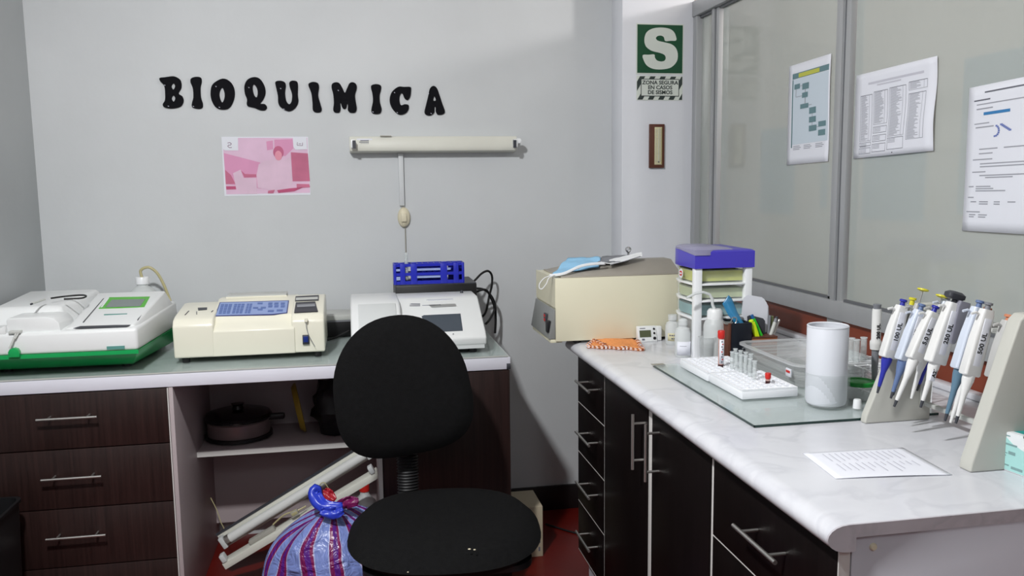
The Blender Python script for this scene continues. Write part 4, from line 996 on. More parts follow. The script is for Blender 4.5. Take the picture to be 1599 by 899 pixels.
# carton and cable at the wall
ct = thing('carton', 'small pale carton on the floor behind the chair', 'carton', (0.50, 2.70, FZ))
xr = at(848,868,2,FZ); 
MB(M['card']).box(max(xr.x-0.16, 0.458), xr.x, xr.y, xr.y+0.16, FZ, at(848,790,1,xr.y).z, b=0.0015).build('body', ct)
MB(M['ink_d']).box(xr.x-0.016, xr.x-0.010, xr.y-0.0008, xr.y, FZ+0.02, FZ+0.035).box(xr.x-0.017, xr.x-0.009, xr.y-0.0008, xr.y, FZ+0.05, FZ+0.056).build('printed_mark', ct)
b = MB(M['black_rub']); g = lambda x, y: at(x, y, 2, FZ+0.004)
b.tube([g(852,818), g(872,824), g(888,829), g(905,833)], 0.0035, 8, sm=5)
tag(b.build('floor_cable'), 'black cable lying on the red floor by the wall', 'cable')
bn = thing('waste_bin', 'black bin on the floor in front of the dark drawers', 'bin', (-0.98, 2.3, FZ))
def rsq(hx, hy, r, n=6):
    L = []
    for sx, sy, a0 in ((1,1,0),(-1,1,90),(-1,-1,180),(1,-1,270)):
        for k in range(n+1):
            a = math.radians(a0+90*k/n); L.append((sx*(hx-r)+r*math.cos(a), sy*(hy-r)+r*math.sin(a)))
    return L
def loft(b, rings, m=None, cap0=True, cap1=True):
    mi = b.mi(m); R = [[b.bm.verts.new(b.tf @ Vector(p) if b.tf else p) for p in r] for r in rings]; fs = []
    for A, B in zip(R, R[1:]):
        for k in range(len(A)):
            f = b.bm.faces.new((A[k], A[(k+1) % len(A)], B[(k+1) % len(A)], B[k])); f.material_index = mi; fs.append(f)
    if cap0: f = b.bm.faces.new(R[0][::-1]); f.material_index = mi; fs.append(f)
    if cap1: f = b.bm.faces.new(R[-1]); f.material_index = mi; fs.append(f)
    bmesh.ops.recalc_face_normals(b.bm, faces=fs)
bx = -0.985; zr = at(20,776,1,2.24).z-0.075
b = MB(M['black']); R = lambda hx, hy, z, r=0.03: [(bx+x, 2.33+y, z) for x, y in rsq(hx, hy, r)]
loft(b, [R(0.055,0.09,FZ), R(0.064,0.108,zr), R(0.068,0.112,zr), R(0.068,0.112,zr+0.008), R(0.060,0.104,zr+0.008), R(0.05,0.085,FZ+0.01)], cap0=True, cap1=True)
b.build('bin_body', bn)

# ================================================================ the chair
ch = thing('office_chair', 'black upholstered swivel chair in front of the desk', 'chair', (0.18, 2.02, FZ))
def pad(b, c, hw, hh, th, ex, bulge, M4, nu=28, nr=9, curve=0.0, egg=0.0):
    """cushion: super-ellipse outline in local xy, thickness along z"""
    for side in (1, -1):
        G = []
        for j in range(nr+1):
            s_ = j/nr; row = []
            for i_ in range(nu*2):
                a = 2*PI*i_/(nu*2); ca, sa = math.cos(a), math.sin(a)
                e_ = ex if not egg else (ex-egg if sa > 0 else ex+egg*0.6); y = hh*math.copysign(abs(sa)**(2/e_), sa)*s_; x = hw*math.copysign(abs(ca)**(2/e_), ca)*s_*(1-0.07*(1 if egg else 0)*y/hh)
                z = side*(th/2*(1-s_**5)**0.5+ (bulge*(1-s_*s_) if side > 0 else 0))+curve*(x/hw)**2
                row.append(b.bm.verts.new(M4 @ Vector((x, y, z))))
            G.append(row)
        for A, B in zip(G, G[1:]):
            for k in range(len(A)):
                q = (A[k], A[(k+1) % len(A)], B[(k+1) % len(A)], B[k])
                f = b.bm.faces.new(q if side > 0 else q[::-1]); f.material_index = b.mi(None)
    bmesh.ops.remove_doubles(b.bm, verts=b.bm.verts[:], dist=0.0004)
    bmesh.ops.dissolve_degenerate(b.bm, edges=b.bm.edges[:], dist=0.0001)
bc = at(627,601,1,2.28)
b = MB(M['fabric']); MM = T(*bc) @ RZ(-4) @ RX(90-8) @ RZ(8)
pad(b, None, 0.184, 0.192, 0.055, 2.75, 0.012, MM, curve=0.018, egg=0.6)
b.build('backrest', ch, smooth=80)
b = MB(M['fabric']); q = at(692,832,2,0.475); MS = T(q.x+0.007, q.y+0.022, 0.475) @ RZ(-6)
pad(b, None, 0.245, 0.255, 0.075, 2.5, 0.006, MS)
b.build('seat', ch, smooth=80)
b = MB(M['black']); loft(b, [[(q.x+x, q.y+0.04+y, z) for x, y in rsq(hx, hy, 0.06)] for hx, hy, z in ((0.17,0.18,0.425),(0.205,0.215,0.437),(0.205,0.215,0.452))]); b.build('seat_pan', ch)
bx_ = bc.x+0.012
b = MB(M['black']); pr_ = []
z = 0.46
while z < 0.655: pr_ += [(0.022, z), (0.026, z+0.003), (0.022, z+0.006)]; z += 0.0085
b.lathe(pr_, (bx_, 2.315, 0), 24, sx=1.2, sy=0.7); b.build('bellows', ch, label='ribbed black rubber sleeve')
b = MB(M['black']); b.box(bx_-0.02, bx_+0.02, 2.15, 2.33, 0.425, 0.435, b=0.003).box(bx_-0.02, bx_+0.02, 2.322, 2.332, 0.425, 0.80, b=0.002); b.build('back_bracket', ch)
cxx, cyy = q.x+0.005, q.y+0.03
b = MB(M['black']); b.lathe([(0,0.12),(0.026,0.12),(0.026,0.26),(0.018,0.262),(0.018,0.425),(0,0.425)], (cxx, cyy, FZ-0.07), 20); b.box(cxx-0.07, cxx+0.07, cyy-0.10, cyy+0.10, 0.395, 0.427, b=0.006); b.build('gas_column', ch)
for k in range(5):
    a = math.radians(20+72*k); d_ = Vector((math.cos(a), math.sin(a), 0)); c_ = Vector((cxx, cyy, 0))
    b = MB(M['black']); b.tube([c_+Vector((0,0,0.165)), c_+d_*0.12+Vector((0,0,0.16)), c_+d_*0.27+Vector((0,0,0.130))], [0.022,0.018,0.013], 10); lg = b.build('leg', ch)
    b = MB(M['black']); p_ = c_+d_*0.27
    for s_ in (-1, 1):
        w_ = Vector((-d_.y, d_.x, 0)); b.tube([p_+w_*0.006*s_+Vector((0,0,FZ+0.0255)), p_+w_*0.022*s_+Vector((0,0,FZ+0.0255))], 0.025, 18)
    b.tube([p_+Vector((0,0,FZ+0.03)), p_+Vector((0,0,0.135))], 0.007, 8); b.build('caster', lg)
b = MB(M['ivory'])
for x, y, s_ in ((733,857,0.004),(741,858,0.003),(637,893,0.002)):
    p_ = at(x, y, 2, 0.520 if y < 890 else 0.50); blob(b, p_, (s_, s_*0.7, 0.0015), M['ivory'], n=(6,4), seed=x)
b.build('lint_speck', ch)
# ================================================================ far end of the counter
K0 = KZ+0.0003
def K(px, py, z=KZ): return at(px, py, 2, z)
M['boxink'] = mat('box_print_grey_green', (126,158,158), 0.7)
M['panelgrey'] = mat('panel_grey', (134,136,134), 0.45)
# --- water bath
wb = thing('water_bath', 'cream enamel water bath with a sloped steel lid at the far end of the counter', 'water bath', (0.74, 2.47, KZ))
b = MB(M['cream_metal'])
XB0, XB1, YB0, YB1, ZB0, ZB1 = 0.552, 0.938, 2.306, 2.560, 0.908, 1.089
b.box(XB0, XB1, YB0, YB0+0.004, ZB0, ZB1, b=0.0012)
b.box(XB0+0.002, XB1, YB0+0.004, YB1, ZB0, ZB1-0.001)
b.prism([(YB0+0.001, ZB1), (YB0+0.001, 1.004), (YB1, 1.004), (YB1, ZB1)], 0, XB0-0.001, XB0+0.003)
b.build('casing', wb)
b = MB(M['panelgrey']); b.hexa([(XB0-0.018,YB0+0.004,0.915),(XB0,YB0+0.004,0.915),(XB0,YB1+0.004,0.915),(XB0-0.018,YB1+0.004,0.915),
    (XB0-0.003,YB0+0.004,1.000),(XB0,YB0+0.004,1.000),(XB0,YB1,1.000),(XB0-0.003,YB1,1.000)], b=0.0008)
b.build('control_panel', wb, label='grey sloping control panel')
MB(M['cream_metal']).box(XB0-0.014, XB0+0.02, YB0+0.006, YB1, 0.9035, 0.914, b=0.001).build('lower_lip', wb)
b = MB(M['black']); b.box(XB0-0.021, XB0-0.009, YB0+0.018, YB0+0.040, 0.931, 0.965, b=0.002); b.build('power_switch', wb)
b = MB(M['red_cap']); b.box(XB0-0.016, XB0-0.009, YB0+0.062, YB0+0.085, 0.956, 0.980, M['charcoal'], b=0.001)
for z in (0.962, 0.974): b.box(XB0-0.0175, XB0-0.012, YB0+0.066, YB0+0.080, z-0.004, z+0.003, M['red_cap'])
b.box(XB0-0.016, XB0-0.009, YB0+0.048, YB0+0.056, 0.955, 0.961, M['red_cap']); b.build('indicator_display', wb)
for x, y in ((0.62,2.33),(0.88,2.33),(0.88,2.38),(0.62,2.38)): MB(M['black']).lathe([(0,0),(0.012,0),(0.012,0.009),(0,0.009)], (x,y,KZ), 14).build('foot', wb)
b = MB(M['steel_dull'])
b.box(XB0+0.02, XB1-0.004, YB0+0.012, YB1-0.012, ZB1-0.001, ZB1+0.003, b=0.001)
rx0, rx1, ry0, ry1 = 0.580, 0.932, 2.322, 2.545; xr_, yr_ = 0.792, 2.43; zr0, zr1 = 1.092, 1.138
b.hexa([(rx0,ry0,zr0),(rx1,ry0,zr0),(rx1,ry1,zr0),(rx0,ry1,zr0),(0.690,yr_-0.02,zr1-0.012),(rx1,yr_-0.03,1.126),(rx1,yr_+0.03,1.126),(0.690,yr_+0.02,zr1-0.012)], b=0.0015)
b.build('lid', wb)
kb = at(981, 390, 1, 2.42)
b = MB(M['chrome']); b.lathe([(0,-0.028),(0.0035,-0.028),(0.0035,-0.008),(0.006,-0.006),(0.0095,0.0),(0.0085,0.006),(0.004,0.0095),(0,0.0100)], kb, 20); b.build('lid_knob', wb)
# --- mask, sachet, grey mask on the lid
def ribbon(b, pts, w_, m, up=(0,0,1), k=6, th=0.0008):
    P = spline([Vector(p) for p in pts], k)
    def fn(u, v):
        t = u*(len(P)-1); i_ = min(int(t), len(P)-2); p = P[i_].lerp(P[i_+1], t-i_); d = (P[i_+1]-P[i_]).normalized()
        return p+d.cross(Vector(up)).normalized()*(v-0.5)*w_
    b.surf(fn, len(P)-1, 3, m, th=th)
def quadsheet(b, c00, c10, c11, c01, m, wav=0.002, th=0.0008, n=(14,8), seed=0, mf=None):
    c00, c10, c11, c01 = map(Vector, (c00, c10, c11, c01))
    def fn(u, v):
        p = c00.lerp(c10, u).lerp(c01.lerp(c11, u), v)
        return p+Vector((0,0,1))*(wav*(noise.noise(Vector((u*4+seed, v*4, 0)))+0.5*math.sin(v*12+u*3)))
    b.surf(fn, n[0], n[1], m, th=th, mf=mf)
fm_ = thing('face_mask', 'light blue pleated face mask hanging over the corner of the water bath', 'face mask', (0.62, 2.36, 1.09))
b = MB(M['maskblue'])
P = lambda x, y, Y: at(x, y, 1, Y)
quadsheet(b, P(860,431,2.335), P(935,417,2.35), P(938,402,2.42), P(886,402,2.45), M['maskblue'], 0.004, n=(24,16), seed=2, mf=lambda u, v: M['maskblue_d'] if v < 0.10 and u > 0.3 else M['maskblue'])
b.build('filter_cloth', fm_)
b = MB(M['maskwhite'])
ribbon(b, [P(858,430,2.33), P(880,427,2.325), P(905,416,2.33), P(925,412,2.335), P(945,411,2.34)], 0.008, M['maskwhite'], up=(0,-1,0.2))
b.build('white_edge', fm_)
b = MB(M['maskwhite']); b.tube([P(861,430,2.325), P(850,434,2.32), P(843,442,2.315), P(842,449,2.312), P(846,451,2.31), P(853,443,2.312), P(857,434,2.32), P(866,429,2.325)], 0.0013, 6, sm=6)
b.tube([P(938,409,2.35), P(950,411,2.34), P(958,410,2.34)], 0.0014, 6, sm=6); b.build('ear_loop', fm_)
b = MB(M['midgrey'])
quadsheet(b, P(932,411,2.36), P(968,408,2.37), P(988,398,2.44), P(940,400,2.46), M['midgrey'], 0.002, seed=5)
tag(b.build('grey_cloth_piece'), 'grey folded cloth piece between the blue mask and the lid knob', 'cloth')
b = MB(M['maskwhite'])
quadsheet(b, P(953,414,2.35), P(1003,400,2.38), P(1002,394,2.42), P(951,405,2.40), M['maskwhite'], 0.003, seed=8)
b.tube([P(953,413,2.349), P(975,408,2.36), P(1000,400,2.379)], 0.0012, 5, M['midgrey'])
tag(b.build('tissue_strip'), 'crumpled white strip lying round the chrome lid knob', 'paper')

# --- timer
tm = thing('digital_timer', 'small white digital timer leaning on the front of the water bath', 'timer', (0.825, 2.29, KZ))
b = MB(M['white_pl']); b.prism([(2.278,K0),(2.290,0.944),(2.302,0.944),(2.300,K0)], 0, 0.788, 0.846, b=0.002).box(0.846,0.862,2.286,2.302,K0,0.943,b=0.003); b.build('case', tm)
def front(u0, u1, z0, z1, m, h): 
    f = lambda z: 2.278+(z-K0)*0.012/0.044
    return [(u0,f(z0)-h,z0),(u1,f(z0)-h,z0),(u1,f(z0)+0.001,z0),(u0,f(z0)+0.001,z0),(u0,f(z1)-h,z1),(u1,f(z1)-h,z1),(u1,f(z1)+0.001,z1),(u0,f(z1)+0.001,z1)]
MB(M['lcd_olive']).hexa(front(0.794,0.828,0.914,0.933,None,0.0012)).build('screen', tm)
b = MB(M['ink_d']); b.hexa(front(0.796,0.812,0.9375,0.9395,None,0.0008)).hexa(front(0.800,0.808,0.905,0.910,None,0.0008)); b.build('front_print', tm)
for z, r in ((0.936,0.0032),(0.924,0.0032),(0.910,0.0045)):
    c = MB(M['black']); c.lathe([(0,0.003),(r*0.8,0.0028),(r,0.0015),(r,0)], (0,0,0), 16, R=RX(90).to_3x3())
    for v in c.bm.verts: v.co += Vector((0.838, 2.278+(z-K0)*0.27, z))
    c.build('button', tm)

# --- orange cloth
b = MB(M['cloth'])
A0, A1, A2, A3 = K(917,543), K(1003,547), K(990,529), K(928,531)
def cl_fn(u, v):
    p = A0.lerp(A1, u).lerp(A3.lerp(A2, u), v); e = max(abs(u-0.5), abs(v-0.5))*2
    wig = 0.004*math.sin(u*19)*(1 if v < 0.2 else 0)
    return Vector((p.x, p.y+wig, KZ+0.010+0.006*noise.noise(Vector((u*3, v*3, 1)))*2-0.0065*max(0, e-0.8)/0.2))
b.surf(cl_fn, 46, 26, M['cloth'], th=0.006)
def tr_fn(k, L):  # trim blocks along the edges
    pass
for edge in range(3):
    for k in range(26 if edge == 0 else 10):
        t = (k+0.5)/(26 if edge == 0 else 10)
        u, v = ((t, 0.0), (0.0, t), (1.0, t*0.7))[edge]
        p = cl_fn(u, v); z_ = p.z
        b.box(p.x-0.0042, p.x+0.0042, p.y-0.011, p.y+0.006, KZ+0.0008, z_+0.005, M['clothtrim'] if k % 2 else M['paper'], b=0.0012)
for k in range(14):
    t = k/14; p = cl_fn(0.03+0.30*t, 0.55-0.38*t); b.box(p.x-0.006, p.x+0.005, p.y-0.010, p.y+0.006, p.z-0.001, p.z+0.004, M['clothtrim'] if k % 3 else M['paper'], b=0.001)
tag(b.build('terry_cloth'), 'folded orange terry cloth with dark red scalloped edging below the timer', 'cloth')

# --- translucent drawer tower with violet-blue top
og = thing('drawer_tower', 'small drawer tower with a violet blue top and see-through drawers', 'drawer tower', (0.95, 2.1, KZ))
OX0, OX1, OY0, OY1 = 0.853, 1.012, 2.03, 2.20
FRL = [(OX0, OY0), (OX1, OY0), (OX1, OY1+0.02), (OX0+0.045, OY1+0.02), (OX0+0.012, OY1-0.01), (OX0-0.002, OY1-0.06)]
b = MB(M['white_gloss'])
def off(L, d): 
    cx_, cy_ = sum(p[0] for p in L)/len(L), sum(p[1] for p in L)/len(L); return [(p[0]+(cx_-p[0])*d, p[1]+(cy_-p[1])*d) for p in L]
ztop = at(1097,418,1,OY0).z
b.box(OX0, OX0+0.021, OY0, OY0+0.020, KZ+0.0003, ztop, b=0.003).box(OX1-0.020, OX1, OY0, OY0+0.020, KZ+0.0003, ztop, b=0.003)
b.box(OX1-0.02, OX1, OY1, OY1+0.02, KZ+0.0003, ztop, b=0.003).box(OX0+0.03, OX0+0.05, OY1, OY1+0.02, KZ+0.0003, ztop, b=0.003)
shelves = [at(1120, y, 1, OY0).z for y in (443.5, 469.5, 497.0)]
for z in [KZ+0.004]+shelves:
    b.prism(off(FRL, 0.01), 2, z-0.0035, z+0.0015, b=0.001)
b.build('frame', og, label='white posts and shelves')
zs = [KZ+0.004]+shelves[::-1]+[ztop]
zs = sorted(zs)
cont = [None, M['org_teal'], M['org_green'], M['org_yellow']]
for k in range(len(zs)-1):
    d = MB(M['org_pl']); L = off(FRL, 0.05)
    L = [(x, y+0.004) for x, y in L]; zb_, zt2 = zs[k]+0.0025, zs[k+1]-0.007
    loft(d, [[(x, y, zb_) for x, y in off(L, 0.05)], [(x, y, zt2) for x, y in L], [(x, y, zt2) for x, y in off(L, 0.04)], [(x, y, zb_+0.002) for x, y in off(L, 0.09)]], cap1=True)
    dr = d.build('drawer', og)
    if cont[k]:
        q_ = MB(cont[k]); h_ = (zt2-zb_)*(0.80 if k == 3 else 0.72)
        loft(q_, [[(x, y, zb_+0.003) for x, y in off(L, 0.12)], [(x, y, zb_+0.003+h_) for x, y in off(L, 0.10)]]); q_.build('contents', dr)
b = MB(M['orgblue']); zt3 = at(1172,389,1,OY0).z
TL = [(OX0-0.002, OY0-0.004), (OX1+0.003, OY0-0.004), (OX1+0.003, OY1+0.024)]+[(OX0+0.05-0.052*math.sin(a)*1.0, OY1+0.024-0.09*(1-math.cos(a))) for a in [k*PI/2/5 for k in range(6)]]
loft(b, [[(x, y, ztop-0.002) for x, y in TL], [(x, y, zt3-0.004) for x, y in TL], [(x, y, zt3) for x, y in off(TL, 0.05)]])
b.build('top_tray', og, label='violet blue top tray')
b = MB(M['frosted_lid'])
LL = [(OX0-0.003, OY0-0.006), (OX0+0.035, OY0-0.007), (OX0+0.050, OY0+0.002), (OX0+0.105, OY0+0.006), (OX0+0.10, OY1+0.01)]+[(OX0+0.05-0.053*math.sin(a), OY1+0.02-0.09*(1-math.cos(a))) for a in [k*PI/2/5 for k in range(6)]]
loft(b, [[(x, y, zt3-0.012 if y < OY0+0.05 else zt3-0.003) for x, y in LL], [(x, y, zt3+0.002) for x, y in LL], [(x, y, zt3+0.005) for x, y in off(LL, 0.12)]])
b.build('tray_cover', og, label='smoky clear cover')
b = MB(M['paper']); lp = at(1063,427,0,OX0-0.001)
b.lathe([(0,0.001),(0.0125,0.001),(0.0125,0)], (0,0,0), 20, M['paper'], R=(RZ(0) @ RY(-90)).to_3x3()); b.lathe([(0,0.0016),(0.0098,0.0016),(0.0098,0.0008)], (0,0,0), 20, M['red_cap'], sx=0.7, R=(RY(-90)).to_3x3())
for v in b.bm.verts: v.co += Vector((OX0-0.003, 2.115, lp.z+0.002))
b.box(OX0-0.0052, OX0-0.0044, 2.108, 2.122, lp.z, lp.z+0.004, M['paper'])
b.build('round_sticker', og, label='white sticker with a red oval')

# --- bottles in front of the tower
def bottle(name, label, px, py, prof, m, cap=None, cap_m=None, n=28):
    p = K(px, py); o = thing(name, label, 'bottle', (p.x, p.y, KZ)); MB(m).lathe(prof, (p.x, p.y, K0), n).build('body', o)
    if cap: MB(cap_m or m).lathe(cap, (p.x, p.y, K0), n).build('cap', o)
    return o, p
o, p = bottle('small_bottle', 'milky bottle with a cream handwritten label beside the timer', 1050, 537, [(0,0),(0.019,0),(0.0205,0.003),(0.0205,0.052),(0.017,0.062),(0.010,0.066),(0.010,0.070)], M['frosted'], [(0,0.069),(0.013,0.069),(0.013,0.084),(0,0.085)], M['frosted'])
b = MB(M['thermo']); b.surf(lambda u, v: (p.x+0.0212*math.cos(-2.6+1.9*u), p.y+0.0212*math.sin(-2.6+1.9*u), K0+0.012+0.022*v), 10, 1, th=0.0002)
for r_ in range(2):
    for s_ in range(5 if r_ == 0 else 3):
        u0 = 0.12+0.15*s_+(0.15 if r_ else 0); b.surf(lambda u, v: (p.x+0.0216*math.cos(-2.6+1.9*(u0+0.11*u)), p.y+0.0216*math.sin(-2.6+1.9*(u0+0.11*u)), K0+0.026-0.009*r_+0.004*v), 2, 1, M['ink_d'])
b.build('label', o)
o, p = bottle('small_bottle', 'milky bottle with a blank white label in front of the drawer tower', 1066, 556, [(0,0),(0.020,0),(0.0215,0.003),(0.0215,0.062),(0.018,0.074),(0.010,0.079),(0.010,0.084)], M['frosted'], [(0,0.083),(0.012,0.083),(0.0115,0.096),(0.006,0.100),(0,0.101)], M['frosted'])
b = MB(M['paper']); b.surf(lambda u, v: (p.x+0.0222*math.cos(-2.7+2.0*u), p.y+0.0222*math.sin(-2.7+2.0*u), K0+0.006+0.036*v), 10, 1, th=0.0002)
b.surf(lambda u, v: (p.x+0.0226*math.cos(-2.3+0.8*u), p.y+0.0226*math.sin(-2.3+0.8*u), K0+0.030+0.0012*v), 4, 1, M['ink'])
b.build('label', o)
p = K(1115, 562); ws = thing('wash_bottle', 'milky wash bottle with a bent spout in front of the drawer tower', 'bottle', (p.x, p.y, KZ))
MB(M['frosted']).lathe([(0,0),(0.026,0),(0.028,0.004),(0.028,0.090),(0.025,0.100),(0.020,0.106),(0.018,0.112)], (p.x, p.y, K0), 30).build('body', ws)
hs = at(1113,482,1,p.y).z-K0
MB(M['white_pl']).lathe([(0,0.106),(0.0195,0.106),(0.0195,hs-0.006),(0.015,hs),(0,hs)], (p.x, p.y, K0), 26).build('cap', ws)
b = MB(M['frosted']); b.tube([Vector((p.x,p.y,K0+hs-0.004)), at(1112.5,475,1,p.y), at(1112,466,1,p.y), at(1108,459.5,1,p.y), at(1098,456,1,p.y), at(1086,458,1,p.y), at(1072,465,1,p.y)], [0.0040]*3+[0.0036]*3+[0.003], 10); b.build('spout', ws)
p = K(1096, 561); bk = thing('small_beaker', 'small clear measuring beaker beside the wash bottle', 'beaker', (p.x-0.0, p.y-0.03, KZ))
MB(M['clear_pl']).lathe([(0,0.002),(0.017,0.002),(0.019,0.060),(0.022,0.064),(0.020,0.064),(0.0175,0.060),(0.0155,0.004),(0,0.004)], (p.x, p.y-0.03, K0), 26).build('wall', bk)
MB(M['milky_beaker']).lathe([(0.0215,0.0625),(0.0228,0.0645),(0.0205,0.0655)], (p.x, p.y-0.03, K0), 26).build('rim', bk)
MB(M['milky_beaker']).lathe([(0,0.0042),(0.0150,0.0042),(0.0168,0.036),(0,0.036)], (p.x, p.y-0.03, K0), 26).build('liquid', bk)

# --- desk organiser with pens
pc = K(1180, 545); ox, oy = 1.0, 1.985
do = thing('desk_organizer', 'brown and black desk organizer full of pens and papers', 'desk organizer', (ox, oy, KZ))
zc1 = at(1137,505,1,1.95).z
xL, xM, xR = at(1137,530,1,1.95).x, at(1174,530,1,1.95).x, at(1214,530,1,1.95).x
def tray(b, x0, x1, y0, y1, z1, t, m):
    b.box(x0, x1, y0, y0+t, K0, z1, m, b=0.001).box(x0, x1, y1-t, y1, K0, z1, m, b=0.001).box(x0, x0+t, y0+t, y1-t, K0, z1, m, b=0.001).box(x1-t, x1, y0+t, y1-t, K0, z1, m, b=0.001).box(x0+t, x1-t, y0+t, y1-t, K0, K0+0.004, m)
zR = at(1190,526,1,1.95).z
b = MB(M['brown_wood2']); tray(b, xM, xR, 1.95, 2.022, zR, 0.004, M['brown_wood2']); b.box(xM, xR, 1.949, 2.022, zR-0.003, zR+0.0005, M['brown'])
b.build('wooden_tray', do)
MB(M['brown']).box(xL, xL+0.008, 1.95, 2.022, K0, zc1, b=0.001).build('wooden_side', do)
b = MB(M['felt_black']); tray(b, xL+0.008, xM-0.001, 1.948, 2.020, zc1, 0.003, M['felt_black']); b.build('black_pot', do)
def stick(name, label, p0, p1, r, m, tip=None, group='pens in the desk organizer'):
    o = thing(name, label, 'pen', tuple(p0), group); b = MB(m); b.tube([p0, p1], r, 12); b.build('barrel', o)
    if tip: b = MB(tip); d = (Vector(p1)-Vector(p0)).normalized(); b.tube([p1-d*0.001, p1+d*0.010], r*0.9, 12); b.build('end_cap', o)
    return o
q = lambda x, y, Y: at(x, y, 1, Y)
stick('highlighter', 'yellow highlighter leaning left in the desk organizer', q(1183,532,1.965), q(1172.5,500,1.960), 0.0060, M['hl_yellow'])
stick('highlighter', 'lime green highlighter with blue end crossing the yellow one', q(1193,534,1.968), q(1176,497,1.972), 0.0050, M['hl_green'], M['pen_blue'])
stick('pen', 'yellow green pen clip bent beside the highlighters', q(1186,530,1.960), q(1177,503,1.957), 0.0030, M['hl_yellow'])
stick('pen', 'silver pen leaning right with a dark window, in the desk organizer', q(1203,524,1.975), q(1210,503,1.98), 0.0048, M['ltgrey'], M['midgrey'])
stick('pen', 'slim silver pen at the glass side of the desk organizer', q(1208,522,1.982), q(1217,499,1.99), 0.0032, M['steel'])
stick('pen', 'transparent grey pen standing upright behind the silver pens', q(1200,522,1.99), q(1202,492,1.995), 0.0036, M['midgrey'])
stick('pen', 'olive green pen standing behind the silver pens', q(1204,520,1.998), q(1206,493,2.00), 0.0036, mat('olive_pen', (110,120,80), 0.4))
stick('marker_pen', 'dark thick marker behind the slim silver pen', q(1207,522,2.008), q(1213,494,2.012), 0.0044, M['charcoal'])
b = MB(M['paper']); Yp_ = 2.004
for dy, L in ((0.0, [(1161,465),(1168,460),(1190,464),(1197,472),(1199,478),(1198,523),(1176,524),(1158,490)]), (0.003, [(1166,466),(1172,461.5),(1193,466),(1200,478),(1201,522),(1180,523)])):
    Pl = [q(x, y, Yp_+dy) for x, y in L]; b.prism([(p_.x, p_.z) for p_ in Pl], 1, Yp_+dy, Yp_+dy+0.0009)
tag(b.build('note_cards'), 'clutch of white rounded paper slips standing up in the desk organizer', 'paper')
b = MB(M['charcoal']); Pl = [q(x, y, 1.985) for x, y in [(1168,494),(1172,492),(1192,497),(1195,501),(1195,524),(1170,524)]]; b.prism([(p_.x, p_.z) for p_ in Pl], 1, 1.985, 1.991, b=0.001)
tag(b.build('dark_notebook'), 'small dark notebook standing between the highlighters and the paper slips', 'notebook')
b = MB(M['filmblue'])
Fq = [q(x, y, Y) for x, y, Y in ((1137,461,1.985),(1128,474,1.985),(1137,492,1.975),(1150,508,1.965),(1163,506,1.965),(1152,488,1.975),(1143,466,1.985))]
def film(u, v):
    a_ = [Fq[0], Fq[1], Fq[2], Fq[3]]; c_ = [Fq[0]+Vector((0.002,0,0)), Fq[6], Fq[5], Fq[4]]
    k = u*3; i_ = min(int(k), 2); f_ = k-i_; A = a_[i_].lerp(a_[i_+1], f_); B = c_[i_].lerp(c_[i_+1], f_)
    p_ = A.lerp(B, v); return p_+Vector((0, 0.012*math.sin(v*PI)*(0.3+u)*-0.5, 0))
b.surf(film, 18, 8, th=0.0006)
tag(b.build('plastic_film'), 'piece of blue see-through film sticking up from the black pot', 'plastic film')
b = MB(M['steel']); b.tube([q(1128,502,1.96), q(1140,503,1.955), q(1144,496,1.955), q(1150,497,1.955), q(1148,505,1.955), q(1140,506,1.955)], 0.0014, 6, sm=5)
b.prism([(q(1128,502,1.96).x, q(1128,502,1.96).z), (q(1143,502,1.96).x, q(1143,502,1.96).z), (q(1140,505.5,1.96).x, q(1140,505.5,1.96).z), (q(1131,505.5,1.96).x, q(1131,505.5,1.96).z)], 1, 1.951, 1.962)
tag(b.build('metal_clip'), 'metal binder clip on the rim of the black pot', 'clip')

# ================================================================ glass sheet on the counter and what stands on it
GZ = KZ+0.0055
gs = thing('glass_plate', 'greenish glass plate with a dark polished edge lying on the counter', 'glass plate', (0.95, 1.6, KZ))
g0 = [K(1177.5,666.5,GZ), K(1400,652.7,GZ), None, K(1023.5,571,GZ)]
GX0, GX1, GY0, GY1 = 0.716, 1.10, 1.4165, 1.958
MB(M['glass_sheet']).box(GX0+0.0012, GX1, GY0+0.0012, GY1, K0+0.0006, GZ).build('sheet', gs)
MB(M['glass_edge']).box(GX0, GX0+0.0012, GY0, GY1, K0+0.0006, GZ-0.0003).box(GX0, GX1, GY0, GY0+0.0012, K0+0.0006, GZ-0.0003).build('polished_edge', gs)
b = MB(M['steel']); b.box(GX0-0.004, GX0+0.028, GY1-0.012, GY1+0.006, GZ+0.0002, GZ+0.0018, b=0.0005); b.build('corner_clip', gs)
G1 = GZ+0.0003
def rack(label, x0, x1, y0, y1, name='tube_rack'):
    o = thing(name, label, 'tube rack', ((x0+x1)/2, (y0+y1)/2, GZ)); h = 0.0205
    b = MB(M['dryfoam']); nx, ny = 7, 9; b.box(x0, x1, y0, y1, G1, G1+h-0.004, b=0.002)
    mx = 0.007; sx_ = (x1-x0-2*mx)/nx; sy_ = (y1-y0-2*mx)/ny; z1 = G1+h
    b.box(x0+0.0008, x0+mx, y0+0.0008, y1-0.0008, z1-0.0045, z1).box(x1-mx, x1-0.0008, y0+0.0008, y1-0.0008, z1-0.0045, z1).box(x0+mx, x1-mx, y0+0.0008, y0+mx, z1-0.0045, z1).box(x0+mx, x1-mx, y1-mx, y1-0.0008, z1-0.0045, z1)
    for k in range(1, nx): b.box(x0+mx+k*sx_-0.0014, x0+mx+k*sx_+0.0014, y0+mx, y1-mx, z1-0.0045, z1)
    for k in range(1, ny): b.box(x0+mx, x1-mx, y0+mx+k*sy_-0.0014, y0+mx+k*sy_+0.0014, z1-0.0045, z1-0.0001)
    b.box(x0+mx, x1-mx, y0+mx, y1-mx, z1-0.0048, z1-0.0042, M['hole'])
    b.build('block', o); return o
RX0, RX1 = 0.776, 0.902
